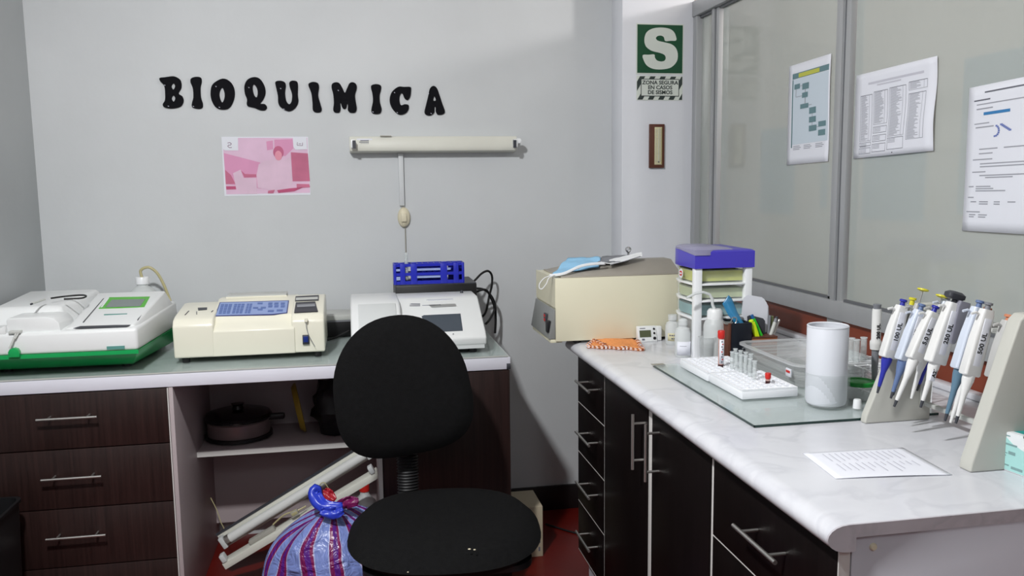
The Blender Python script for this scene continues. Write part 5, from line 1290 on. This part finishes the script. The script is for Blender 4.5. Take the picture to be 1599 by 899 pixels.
rack('white slotted tube rack nearest the camera, with the short red capped vial', RX0, RX1, 1.592, 1.757)
rack('white slotted tube rack further back, with the tall red capped blood tube', RX0-0.003, RX1-0.003, 1.760, 1.925)
RT = G1+0.0205-0.0042
def vial(name, label, px, py, Y, h, r, cap_h, blood=True):
    p = at(px, py, 2, RT+0.004); p = Vector((p.x, p.y, RT))
    o = thing(name, label, 'blood tube', tuple(p)); MB(M['pinkglass']).lathe([(0,0.0002),(r,0.0002),(r,h),(0,h)], p, 18).build('glass_wall', o)
    MB(M['blood']).lathe([(0,0.0006),(r*1.03,0.0006),(r*1.03,0.008),(0,0.008)], p, 18).build('blood_layer', o)
    b = MB(M['paper']); b.surf(lambda u, v: (p.x+(r+0.0003)*math.cos(-2.6+2.2*u), p.y+(r+0.0003)*math.sin(-2.6+2.2*u), p.z+0.010+(h-0.014)*v), 10, 1, th=0.0002)
    for k in range(int((h-0.016)/0.006)):
        z_ = 0.013+0.006*k; u0 = 0.30+0.12*(k % 2); b.surf(lambda u, v: (p.x+(r+0.0006)*math.cos(-2.6+2.2*(u0+0.22*u)), p.y+(r+0.0006)*math.sin(-2.6+2.2*(u0+0.22*u)), p.z+z_+0.003*v), 3, 1, M['red_cap'] if k % 3 == 1 else M['ink_d'])
    b.build('label', o)
    MB(M['red_cap']).lathe([(0,h-0.002),(r*1.05,h-0.002),(r*1.28,h+0.001),(r*1.28,h+cap_h-0.002),(r*1.1,h+cap_h),(0,h+cap_h)], p, 20).build('cap', o)
zt_v = at(1128,519,1,1.795).z
vial('blood_tube', 'tall blood tube with a red cap standing in the back white rack', 1125.5, 571, 1.78, zt_v-RT-0.017, 0.0066, 0.017)
vial('blood_tube', 'short vial with a red cap in the front white rack', 1199, 597, 1.63, 0.014, 0.0050, 0.011)
tubes = [(1143,576),(1150,578),(1157,581),(1164,583),(1171,588),(1148,571),(1156,574),(1164,577),(1172,580),(1178,592)]
ct0 = None
for k, (px, py) in enumerate(tubes):
    p = at(px, py, 2, RT+0.004)
    if ct0 is None:
        ct0 = thing('sample_cuvette', 'clear empty glass tube in the cluster between the two red capped tubes', 'glass tube', (p.x, p.y, RT), 'clear tubes clustered in the white racks')
        MB(M['clear_tube']).lathe([(0,0.0003),(0.0035,0.001),(0.0048,0.005),(0.0048,0.044),(0.0042,0.044),(0.0042,0.006),(0,0.003)], (p.x,p.y,RT), 14).build('tube_wall', ct0)
        MB(M['tube_rim']).lathe([(0.0040,0.0435),(0.0054,0.0435),(0.0054,0.0452),(0.0040,0.0452)], (p.x,p.y,RT), 14).build('rim', ct0)
    else:
        c = copy_tree(ct0); c.location = (p.x, p.y, RT)

# --- clear plastic box
bo = thing('plastic_box', 'open clear plastic box with a rounded rim behind the white racks', 'plastic box', (1.0, 1.80, GZ))
bx0, bx1, by0, by1, bz = 0.925, 1.125, 1.635, 1.935, GZ+0.050
def rr_(cx_, cy_, hx, hy, r, z): return [(cx_+x, cy_+y, z) for x, y in rsq(hx, hy, r)]
cxb, cyb, hx, hy = (bx0+bx1)/2, (by0+by1)/2, (bx1-bx0)/2, (by1-by0)/2
b = MB(M['clear_pl'])
loft(b, [rr_(cxb,cyb,hx-0.016,hy-0.016,0.03,GZ+0.0005), rr_(cxb,cyb,hx-0.004,hy-0.004,0.035,bz), rr_(cxb,cyb,hx-0.006,hy-0.006,0.033,bz), rr_(cxb,cyb,hx-0.018,hy-0.018,0.028,GZ+0.003)])
b.build('walls', bo)
b = MB(M['clear_rim'])
L0, L1 = rr_(cxb,cyb,hx-0.007,hy-0.007,0.033,bz), rr_(cxb,cyb,hx+0.004,hy+0.004,0.037,bz)
L2, L3 = rr_(cxb,cyb,hx+0.004,hy+0.004,0.037,bz+0.004), rr_(cxb,cyb,hx-0.007,hy-0.007,0.033,bz+0.004)
loft(b, [L0, L1, L2, L3, L0], cap0=False, cap1=False); b.build('rim', bo)
b = MB(M['clear_rim'])
for k in range(4): loft(b, [rr_(cxb,cyb,hx-0.011+k*0.002,hy-0.011+k*0.002,0.03,GZ+0.014+k*0.008), rr_(cxb,cyb,hx-0.0085+k*0.002,hy-0.0085+k*0.002,0.03,GZ+0.0155+k*0.008)], cap0=False, cap1=False)
b.build('moulded_ribs', bo)
b = MB(M['paper']); c_ = Vector((bx0+0.004, 1.665, GZ+0.028))
b.box(bx0+0.001, bx0+0.004, 1.668, 1.690, GZ+0.022, GZ+0.040, b=0.0004).box(bx0-0.0002, bx0+0.002, 1.671, 1.687, GZ+0.031, GZ+0.036, M['red_cap'])
b.build('sticker', bo, label='white and red sticker')

# --- milky cylinder in a translucent beaker
pj = Vector(((0.884+0.966)/2, 1.525, GZ)); rj = 0.0400; zj = at(1292,508,1,1.525).z
cy = thing('plastic_cylinder', 'tall milky white plastic cylinder standing on the glass plate', 'container', tuple(pj))
MB(M['milky']).lathe([(0,0.0006),(rj-0.008,0.0006),(rj-0.002,0.004),(rj,0.012),(rj,zj-GZ-0.003),(rj-0.002,zj-GZ),(rj-0.003,zj-GZ),(rj-0.003,0.01),(0,0.004)], pj, 48).build('wall', cy)
b = MB(M['milky']); b.lathe([(rj-0.0035,zj-GZ-0.002),(rj-0.0035,zj-GZ),(rj-0.001,zj-GZ+0.0015),(rj+0.0005,zj-GZ),(rj,zj-GZ-0.003)], pj, 48); b.build('rim', cy)
pb_ = Vector((0.962, 1.56, GZ)); hb = at(1300,573,1,1.56).z-GZ
pb_ = Vector((pj.x+0.003, pj.y+0.001, GZ)); be = thing('plastic_beaker', 'translucent beaker with a spout around the foot of the milky cylinder', 'beaker', tuple(pb_))
MB(M['milky_beaker']).lathe([(0,0.0003),(0.0405,0.0003),(0.0415,0.003),(0.0440,hb-0.004),(0.0462,hb),(0.0452,hb),(0.0430,hb-0.004),(0.0408,0.004),(0.0402,0.0005)], pb_, 48).build('wall', be)
b = MB(M['milky_beaker']); b.prism([(pb_.x+0.047,pb_.y-0.008),(pb_.x+0.047,pb_.y+0.008),(pb_.x+0.060,pb_.y)], 2, GZ+hb-0.006, GZ+hb, b=0.0015); b.build('spout', be)
# --- green lid jar
pg = Vector((1.014, 1.548, GZ)); 
jr = thing('sample_jar', 'low clear jar with a green screw lid beside the pipette stand', 'jar', tuple(pg))
zl = at(1342,594,1,1.548).z-GZ
MB(M['clear_pl']).lathe([(0,0.0006),(0.025,0.0006),(0.027,0.004),(0.028,zl-0.008),(0.024,zl-0.006)], pg, 36).build('jar_body', jr)
b = MB(M['green_lid']); b.lathe([(0.0275,zl-0.008),(0.0305,zl-0.008),(0.0310,zl-0.001),(0.029,zl+0.001),(0.026,zl+0.0005),(0.025,zl-0.0015),(0.012,zl-0.0015),(0.010,zl-0.0005),(0,zl-0.0005)], pg, 40); b.build('lid', jr)
pcap = K(1333, 628, GZ)
wc = MB(M['white_gloss']); wc.lathe([(0,0.0002),(0.0085,0.0002),(0.0075,0.016),(0.0065,0.018),(0,0.018)], Vector((0.968, 1.482, GZ)), 22)
tag(wc.build('bottle_cap'), 'small white bottle cap on the glass plate between cylinder and green lidded jar', 'cap')
# --- wire rack with glass tubes
wr = thing('wire_tube_rack', 'white wire test tube rack behind the green lidded jar', 'test tube rack', (1.10, 1.62, KZ))
b = MB(M['white_gloss']); wx0, wx1, wy0, wy1 = 1.056, 1.146, 1.500, 1.700
for z in (KZ+0.010, KZ+0.056):
    for k in range(4): x = wx0+(wx1-wx0)*k/3; b.tube([(x,wy0,z),(x,wy1,z)], 0.0013, 6)
    for k in range(11): y = wy0+(wy1-wy0)*k/10; b.tube([(wx0,y,z+0.0012),(wx1,y,z+0.0012)], 0.0013, 6)
for x in (wx0, wx1):
    for y in (wy0, (wy0+wy1)/2, wy1): b.tube([(x,y,K0+0.0015),(x,y,KZ+0.057)], 0.0016, 6)
b.build('wire_grid', wr)
sx_, sy_ = (wx1-wx0)/3, (wy1-wy0)/10
t0 = None
for k, (i_, j_) in enumerate(((0,8),(1,8),(2,8),(0,7))):
    p = Vector((wx0+sx_*(i_+0.5), wy0+sy_*(j_+0.5), KZ+0.0145))
    if t0 is None:
        t0 = thing('glass_test_tube', 'clear glass tube in the far corner of the white wire rack', 'glass tube', tuple(p), 'glass tubes in the wire rack')
        MB(M['clear_tube']).lathe([(0,0.0),(0.004,0.0015),(0.0068,0.006),(0.0068,0.093),(0.0060,0.093),(0.0060,0.007),(0,0.002)], p, 16).build('tube_wall', t0)
        MB(M['tube_rim']).lathe([(0.0060,0.0925),(0.0076,0.0925),(0.0076,0.0945),(0.0060,0.0945)], p, 16).build('rim', t0)
    else: c = copy_tree(t0); c.location = p

# ================================================================ pipette stand and pipettes
st = thing('pipette_stand', 'warm grey pipette stand with two sloping end plates on the counter', 'pipette stand', (1.0, 1.28, KZ))
def plate(y0, y1, b, dx=0.0, dz=0.0):
    # outline in XZ: foot wide, leaning front edge
    L = [(0.929, K0), (1.065, K0), (1.065, 0.915), (1.056+dx, 1.138-dz), (1.048+dx, 1.146-dz), (1.012+dx, 1.146-dz), (1.002+dx, 1.137-dz), (0.985+dx*0.8, 1.085), (0.931, 0.915)]
    b.prism(L, 1, y0, y1, b=0.003, seg=3)
b = MB(M['standgrey']); plate(1.395, 1.412, b, 0.018, 0.022); b.build('end_plate', st)
b = MB(M['standgrey']); plate(1.118, 1.145, b); b.build('end_plate', st)
b = MB(M['ltgrey']); b.box(1.012, 1.040, 1.145, 1.395, 1.112, 1.118, b=0.001)
for i_ in range(8): y = 1.165+0.030*i_; b.box(0.992, 1.014, y-0.0015, y+0.0015, 1.112, 1.118, b=0.0005)
b.build('holder_bar', st)
b = MB(M['ltgrey']); b.box(1.045, 1.055, 1.145, 1.395, 0.93, 0.938, b=0.001).box(1.040, 1.048, 1.385, 1.393, 0.93, 0.99, b=0.001); b.build('lower_bar', st)
for z, x in ((1.126,1.032),(1.100,1.025)):
    c = MB(M['ivory']); c.lathe([(0,0.003),(0.0038,0.0024),(0.005,0)], (0,0,0), 16, R=RX(90).to_3x3())
    for v in c.bm.verts: v.co += Vector((x, 1.118, z))
    c.build('screw_cap', st)
b = MB(M['black']); b.box(1.0, 1.014, 1.112, 1.1185, 0.930, 0.943, b=0.001); b.build('rubber_stop', st)

def pipette(label, head, tip, y, body, shaft, knob, tip_m, text, btm=0.46, r=0.0098, hk=0.012, knob_r=0.0065, paddle=None, cap=None, name='pipette', yoff=0.0, tsz=0.0118, tipy=None, shaft_text=None):
    H = Vector((head[0], y, head[1])); Tq = Vector((tip[0], tipy if tipy else y, tip[1])); ax = (H-Tq); L = ax.length; ax.normalize()
    o = thing(name, label, 'pipette', tuple(Tq)); xd = Vector((0,1,0)).cross(ax).normalized()   # towards +X side
    # local frame: z up the pipette, y to the camera
    MM = Matrix((ax.cross(Vector((0,-1,0))).normalized(), Vector((0,-1,0)), ax)).transposed().to_4x4()
    # orthonormalise
    zx = ax; yx = (Vector((0,-1,0))-zx*Vector((0,-1,0)).dot(zx)).normalized(); xx = yx.cross(zx)
    MM = Matrix((xx, yx, zx)).transposed().to_4x4(); MM.translation = Tq
    def nb(m): b = MB(m); b.tf = MM; return b
    b = nb(body); lb = L*btm
    rings = []
    for z, hw, hd in ((lb,0.0135,0.0085),(lb+0.002,0.0150,0.0098),(lb+(L-lb)*0.5,0.0142,0.0094),(L-hk-0.006,0.0112,0.0080),(L-hk,0.0100,0.0070)):
        rings.append([(x_*1.0, y_, z) for x_, y_ in rsq(hw*r/0.0098, hd*r/0.0098, 0.0045)])
    loft(b, rings)
    b.tube([(0.008, 0, L-hk-0.012), (0.018, 0, L-hk-0.008), (0.026, 0, L-hk-0.012)], 0.0022, 6)      # finger hook to the left
    b.build('grip_body', o)
    b = nb(shaft); b.lathe([(0,0.010),(0.0024,0.010),(0.0034,0.016),(0.0048,lb*0.60),(0.0092,lb*0.90),(0.0095,lb+0.001),(0,lb+0.001)], (0,0,0), 18); b.build('shaft', o)
    b = nb(tip_m); b.lathe([(0,0),(0.0020,0),(0.0030,0.0125),(0,0.0125)], (0,0,0), 14); b.build('tip_cone', o)
    b = nb(knob)
    if hk >= 0.02: b.lathe([(0,L-hk-0.001),(0.0014,L-hk-0.001),(0.0014,L-0.006),(knob_r*0.7,L-0.005),(knob_r,L-0.0035),(knob_r*0.95,L-0.001),(knob_r*0.5,L),(0,L)], (0,0,0), 18, mf=lambda k: M['steel'] if k < 2 else knob); b.build('plunger_button', o)
    else: b.lathe([(0,L-hk-0.0005),(knob_r*0.72,L-hk-0.0005),(knob_r*0.62,L-0.005),(knob_r,L-0.0045),(knob_r*1.02,L-0.001),(knob_r*0.8,L),(0,L)], (0,0,0), 18); b.build('plunger_button', o)
    if text or shaft_text:
        # the word runs up the barrel and is read from the camera side
        xa, ya = Vector((0,0,1)), Vector((-1,0,0)); zz = xa.cross(ya)
        fr2 = Matrix((xa, ya, zz)).transposed().to_4x4()
        if (MM.to_3x3() @ zz).dot(Vector((0,-1,0))) < 0: fr2 = Matrix((xa, -ya, -zz)).transposed().to_4x4()
        fr2.translation = Vector((0.0, 0.0098*r/0.0098, lb+(L-lb)*0.45))
    if text:
        b = nb(M['ink_d']); s_ = nb(M['paper']); s_.box(-0.0062, 0.0062, 0.0085, 0.0096*r/0.0098+0.0002, lb+(L-lb)*0.14, lb+(L-lb)*0.78, b=0.0003); s_.build('paper_label', o)
        b.text(text, fr2, tsz, M['black'], ext=0.0003, bold=0.0003); b.build('volume_marking', o)
    if shaft_text:
        b = nb(M['ink_d']); f3 = fr2.copy(); f3.translation = Vector((0.0, 0.0078, lb*0.80)); s_ = nb(M['paper']); s_.box(-0.0045, 0.0045, 0.004, 0.0076, lb*0.62, lb*0.98, b=0.0003); s_.build('paper_label', o)
        b.text(shaft_text, f3, 0.0095, M['black'], ext=0.0003, bold=0.0003); b.build('shaft_marking', o)
    if paddle:
        b = nb(paddle); rr2 = [[(x_-0.0125, y_+0.004, z) for x_, y_ in rsq(hw, 0.009, 0.003)] for z, hw in ((L*0.60,0.004),(L*0.62,0.0065),(L-0.016,0.0115),(L-0.006,0.0105))]; loft(b, rr2); b.build('finger_rest', o)
    if cap:
        b = nb(cap); rr2 = [[(x_+0.002, y_, z) for x_, y_ in rsq(hw, hd, 0.006)] for z, hw, hd in ((L-0.006,0.013,0.008),(L-0.003,0.0165,0.010),(L+0.003,0.0165,0.010),(L+0.007,0.011,0.0065))]; loft(b, rr2); b.build('thumb_cap', o)
    return o
W_, BK = M['pip_white'], M['charcoal']
# front row
pipette('white pipette with deep blue shaft and blue button, first of the front row', (0.984,1.137), (0.938,0.964), 1.375, W_, M['blue_tip'], M['blue_tip'], BK, '100 UL', btm=0.38)
pipette('white pipette with slate blue shaft and slate button, second of the front row', (1.000,1.132), (0.945,0.961), 1.345, M['pip_cool'], M['slate_tip'], M['slate_tip'], BK, '20 UL', btm=0.40)
pipette('white pipette with long white shaft and blue button, third of the front row', (1.003,1.133), (0.929,0.955), 1.312, W_, W_, M['blue_tip'], BK, '5.0 UL', btm=0.47)
pipette('stout ivory pipette with grey finger rest and dark oval cap', (0.996,1.158), (0.939,0.968), 1.255, W_, W_, M['charcoal'], BK, '250 UL', btm=0.40, r=0.0108, shaft_text='A25', paddle=M['pip_paddle'], cap=M['charcoal'])
pipette('cool white pipette with grey blue shaft and blue button', (1.002,1.157), (0.948,0.958), 1.205, M['pip_cool'], M['teal_tip'], M['slate_tip'], BK, '50 UL', btm=0.43)
pipette('white pipette with black shaft end and grey button, last of the front row', (0.999,1.157), (0.950,0.960), 1.182, W_, W_, M['midgrey'], BK, '500 UL', btm=0.40)
hd = lambda x, y, Y: (at(x,y,1,Y).x, at(x,y,1,Y).z)
tl = lambda x, y, Y: (at(x,y,1,Y).x-0.052, 0.962)
# back row, hanging on the window side of the bar
pipette('white pipette with thin blue shaft showing behind the third of the front row', (1.046,1.150), (0.990,0.975), 1.335, M['pip_cool'], M['blue_tip'], M['midgrey'], BK, '10 UL', btm=0.42)
pipette('pipette with a tall yellow button on a thin rod, window side of the stand', hd(1442,450,1.360), tl(1442,450,1.360), 1.360, M['pip_grey'], M['pip_grey'], M['pip_yellow'], BK, None, btm=0.40, r=0.0070, knob_r=0.0100, hk=0.030)
pipette('ivory pipette with a yellow button behind the grey finger rest', hd(1471,460,1.332), tl(1471,460,1.332), 1.332, M['pip_grey'], W_, M['pip_yellow'], W_, None, btm=0.42, r=0.0075, hk=0.020, knob_r=0.0100)
pipette('grey pipette with a dark oval window and brown button', (1.040,1.140), (0.980,0.945), 1.232, M['pip_grey'], W_, M['brown_wood2'], W_, None, btm=0.46, shaft_text='1000 UL')
pipette('white pipette with a flat orange button beside the end plate', (1.018,1.140), (0.980,0.965), 1.157, M['pip_grey'], W_, M['pip_orange'], BK, None, btm=0.42, knob_r=0.0085, hk=0.010)
pipette('small pipette with bright yellow collar hung behind the blue one', (1.010,1.138), (0.982,0.985), 1.385, M['pip_grey'], M['pip_grey'], M['pip_yellow'], M['midgrey'], None, btm=0.45, r=0.0075, hk=0.014)
# upright 200 UL pipette in the wire rack
UY = 1.55
o2x = at(1368,520,1,UY).x
up = thing('pipette', 'white pipette standing upright in the wire rack', 'pipette', (o2x, UY, KZ+0.014))
wrx = o2x
hz = lambda y: at(1368, y, 1, UY).z
b = MB(M['pip_white']); b.lathe([(0,hz(545)),(0.0105,hz(545)),(0.0115,hz(538)),(0.0115,hz(533)),(0.0092,hz(530)),(0.0092,hz(486)),(0.0085,hz(482)),(0,hz(482))], (wrx,UY,0), 24); b.build('grip_body', up)
b = MB(M['midgrey']); b.lathe([(0,hz(482)-0.001),(0.0072,hz(482)-0.001),(0.0072,hz(479)),(0.0080,hz(478)),(0.0080,hz(475)),(0,hz(475))], (wrx,UY,0), 20); b.build('plunger_button', up)
b = MB(M['midgrey']); b.lathe([(0,KZ+0.016),(0.003,KZ+0.016),(0.0065,hz(575)),(0.0075,hz(545)+0.001),(0,hz(545)+0.001)], (wrx,UY,0), 18); b.build('shaft', up)
b = MB(M['ink_d']); xa, ya = Vector((0,0,1)), Vector((-1,0,0)); f2 = Matrix((xa, ya, xa.cross(ya))).transposed().to_4x4(); f2.translation = Vector((wrx-0.001, UY-0.0098, (hz(532)+hz(500))/2))
b.text('200 UL', f2, 0.0105, M['black'], ext=0.0003, bold=0.0003)
for k in range(12): b.box(wrx+0.003, wrx+0.0055, UY-0.0091, UY-0.0078, hz(528)+0.0028*k, hz(528)+0.0028*k+0.0007, M['ink'])
b.build('volume_marking', up)
# move the wire rack under it
dxr = o2x-(wx0+sx_*0.5); 
pass

# ================================================================ papers and glove box near the open end
b = MB(M['paper']); Q0, Q1, Q2, Q3 = K(1253,708), K(1410,699.5), K(1487,742), K(1305,748)
def pf(u, v, d=0.0): 
    p = Q0.lerp(Q1, u).lerp(Q3.lerp(Q2, u), v); return Vector((p.x, p.y, KZ+0.0012+d+0.0015*math.sin(u*PI)*v))
b.surf(lambda u, v: pf(v, u), 14, 14, th=0.0006)
rnd = random.Random(11)
for k in range(13):
    u = 0.16+0.058*k
    for a_, c_ in ((0.10, 0.34+0.12*rnd.random()), (0.50, 0.62+0.25*rnd.random())):
        b.surf(lambda s_, t: pf(u+0.010*t*1.0, a_+(c_-a_)*s_, 0.0007), 3, 1, M['ink_l'])
tag(b.build('loose_sheet'), 'loose sheet of paper with faint print lying on the marble counter', 'paper')
gb = thing('glove_box', 'white and mint carton of gloves at the near end of the counter by the glass', 'box', (1.05, 1.03, KZ))
# carton stands turned, its long printed face towards the camera's left
c0 = K(1549.5, 727); hgt = at(1550,669,1,c0.y).z-KZ
d1 = (K(1640, 760)-c0).normalized(); d2 = Vector((-d1.y, d1.x, 0))
cm = Matrix((d1, d2, Vector((0,0,1)))).transposed().to_4x4(); cm.translation = Vector((c0.x, c0.y, K0))
b = MB(M['boxwhite']); b.tf = cm; b.box(0, 0.20, 0, 0.09, 0, hgt, b=0.0008); b.build('carton_body', gb)
b = MB(M['boxmint']); b.tf = cm
def bp(L, m, h): b.prism([(x, z) for x, z in L], 1, -h, 0.0002, m)
bp([(0.0,0.002),(0.11,0.002),(0.20,0.002),(0.20,0.018),(0.09,0.028),(0.035,0.045),(0.02,hgt-0.006),(0.0,hgt-0.004)], M['boxmint'], 0.0004)
for x, z, w_, h_ in ((0.015,0.056,0.014,0.0012),(0.016,0.050,0.006,0.0012),(0.012,0.042,0.030,0.0028),(0.012,0.036,0.010,0.0012),(0.012,0.028,0.014,0.0015),(0.012,0.024,0.012,0.0015),(0.012,0.020,0.008,0.0015),(0.028,0.028,0.012,0.005),(0.008,0.009,0.022,0.002),(0.034,0.006,0.020,0.004),(0.060,0.012,0.030,0.003),(0.055,0.046,0.02,0.006)):
    bp([(x,z),(x+w_,z),(x+w_,z+h_),(x,z+h_)], M['boxink'], 0.0008)
b.box(0.012, 0.198, 0.012, 0.088, hgt, hgt+0.0004, M['boxteal']); b.box(0.002, 0.06, 0.002, 0.012, hgt, hgt+0.0005, M['boxwhite'])
b.build('carton_print', gb)
b = MB(M['black_gloss']); mp = at(1600,667,1,c0.y+0.0); mp = cm @ Vector((0.07, 0.035, hgt+0.0008))
def bl(u, v):
    a = 2*PI*u; e = PI/2*v; return Vector((mp.x+0.045*math.cos(a)*math.cos(e), mp.y+0.024*math.sin(a)*math.cos(e), K0+hgt+0.0008+0.014*math.sin(e)))
b.surf(bl, 24, 8); bmesh.ops.remove_doubles(b.bm, verts=b.bm.verts[:], dist=0.0003)
tag(b.build('stapler_case', smooth=80), 'black glossy rounded gadget resting on the glove carton', 'gadget')
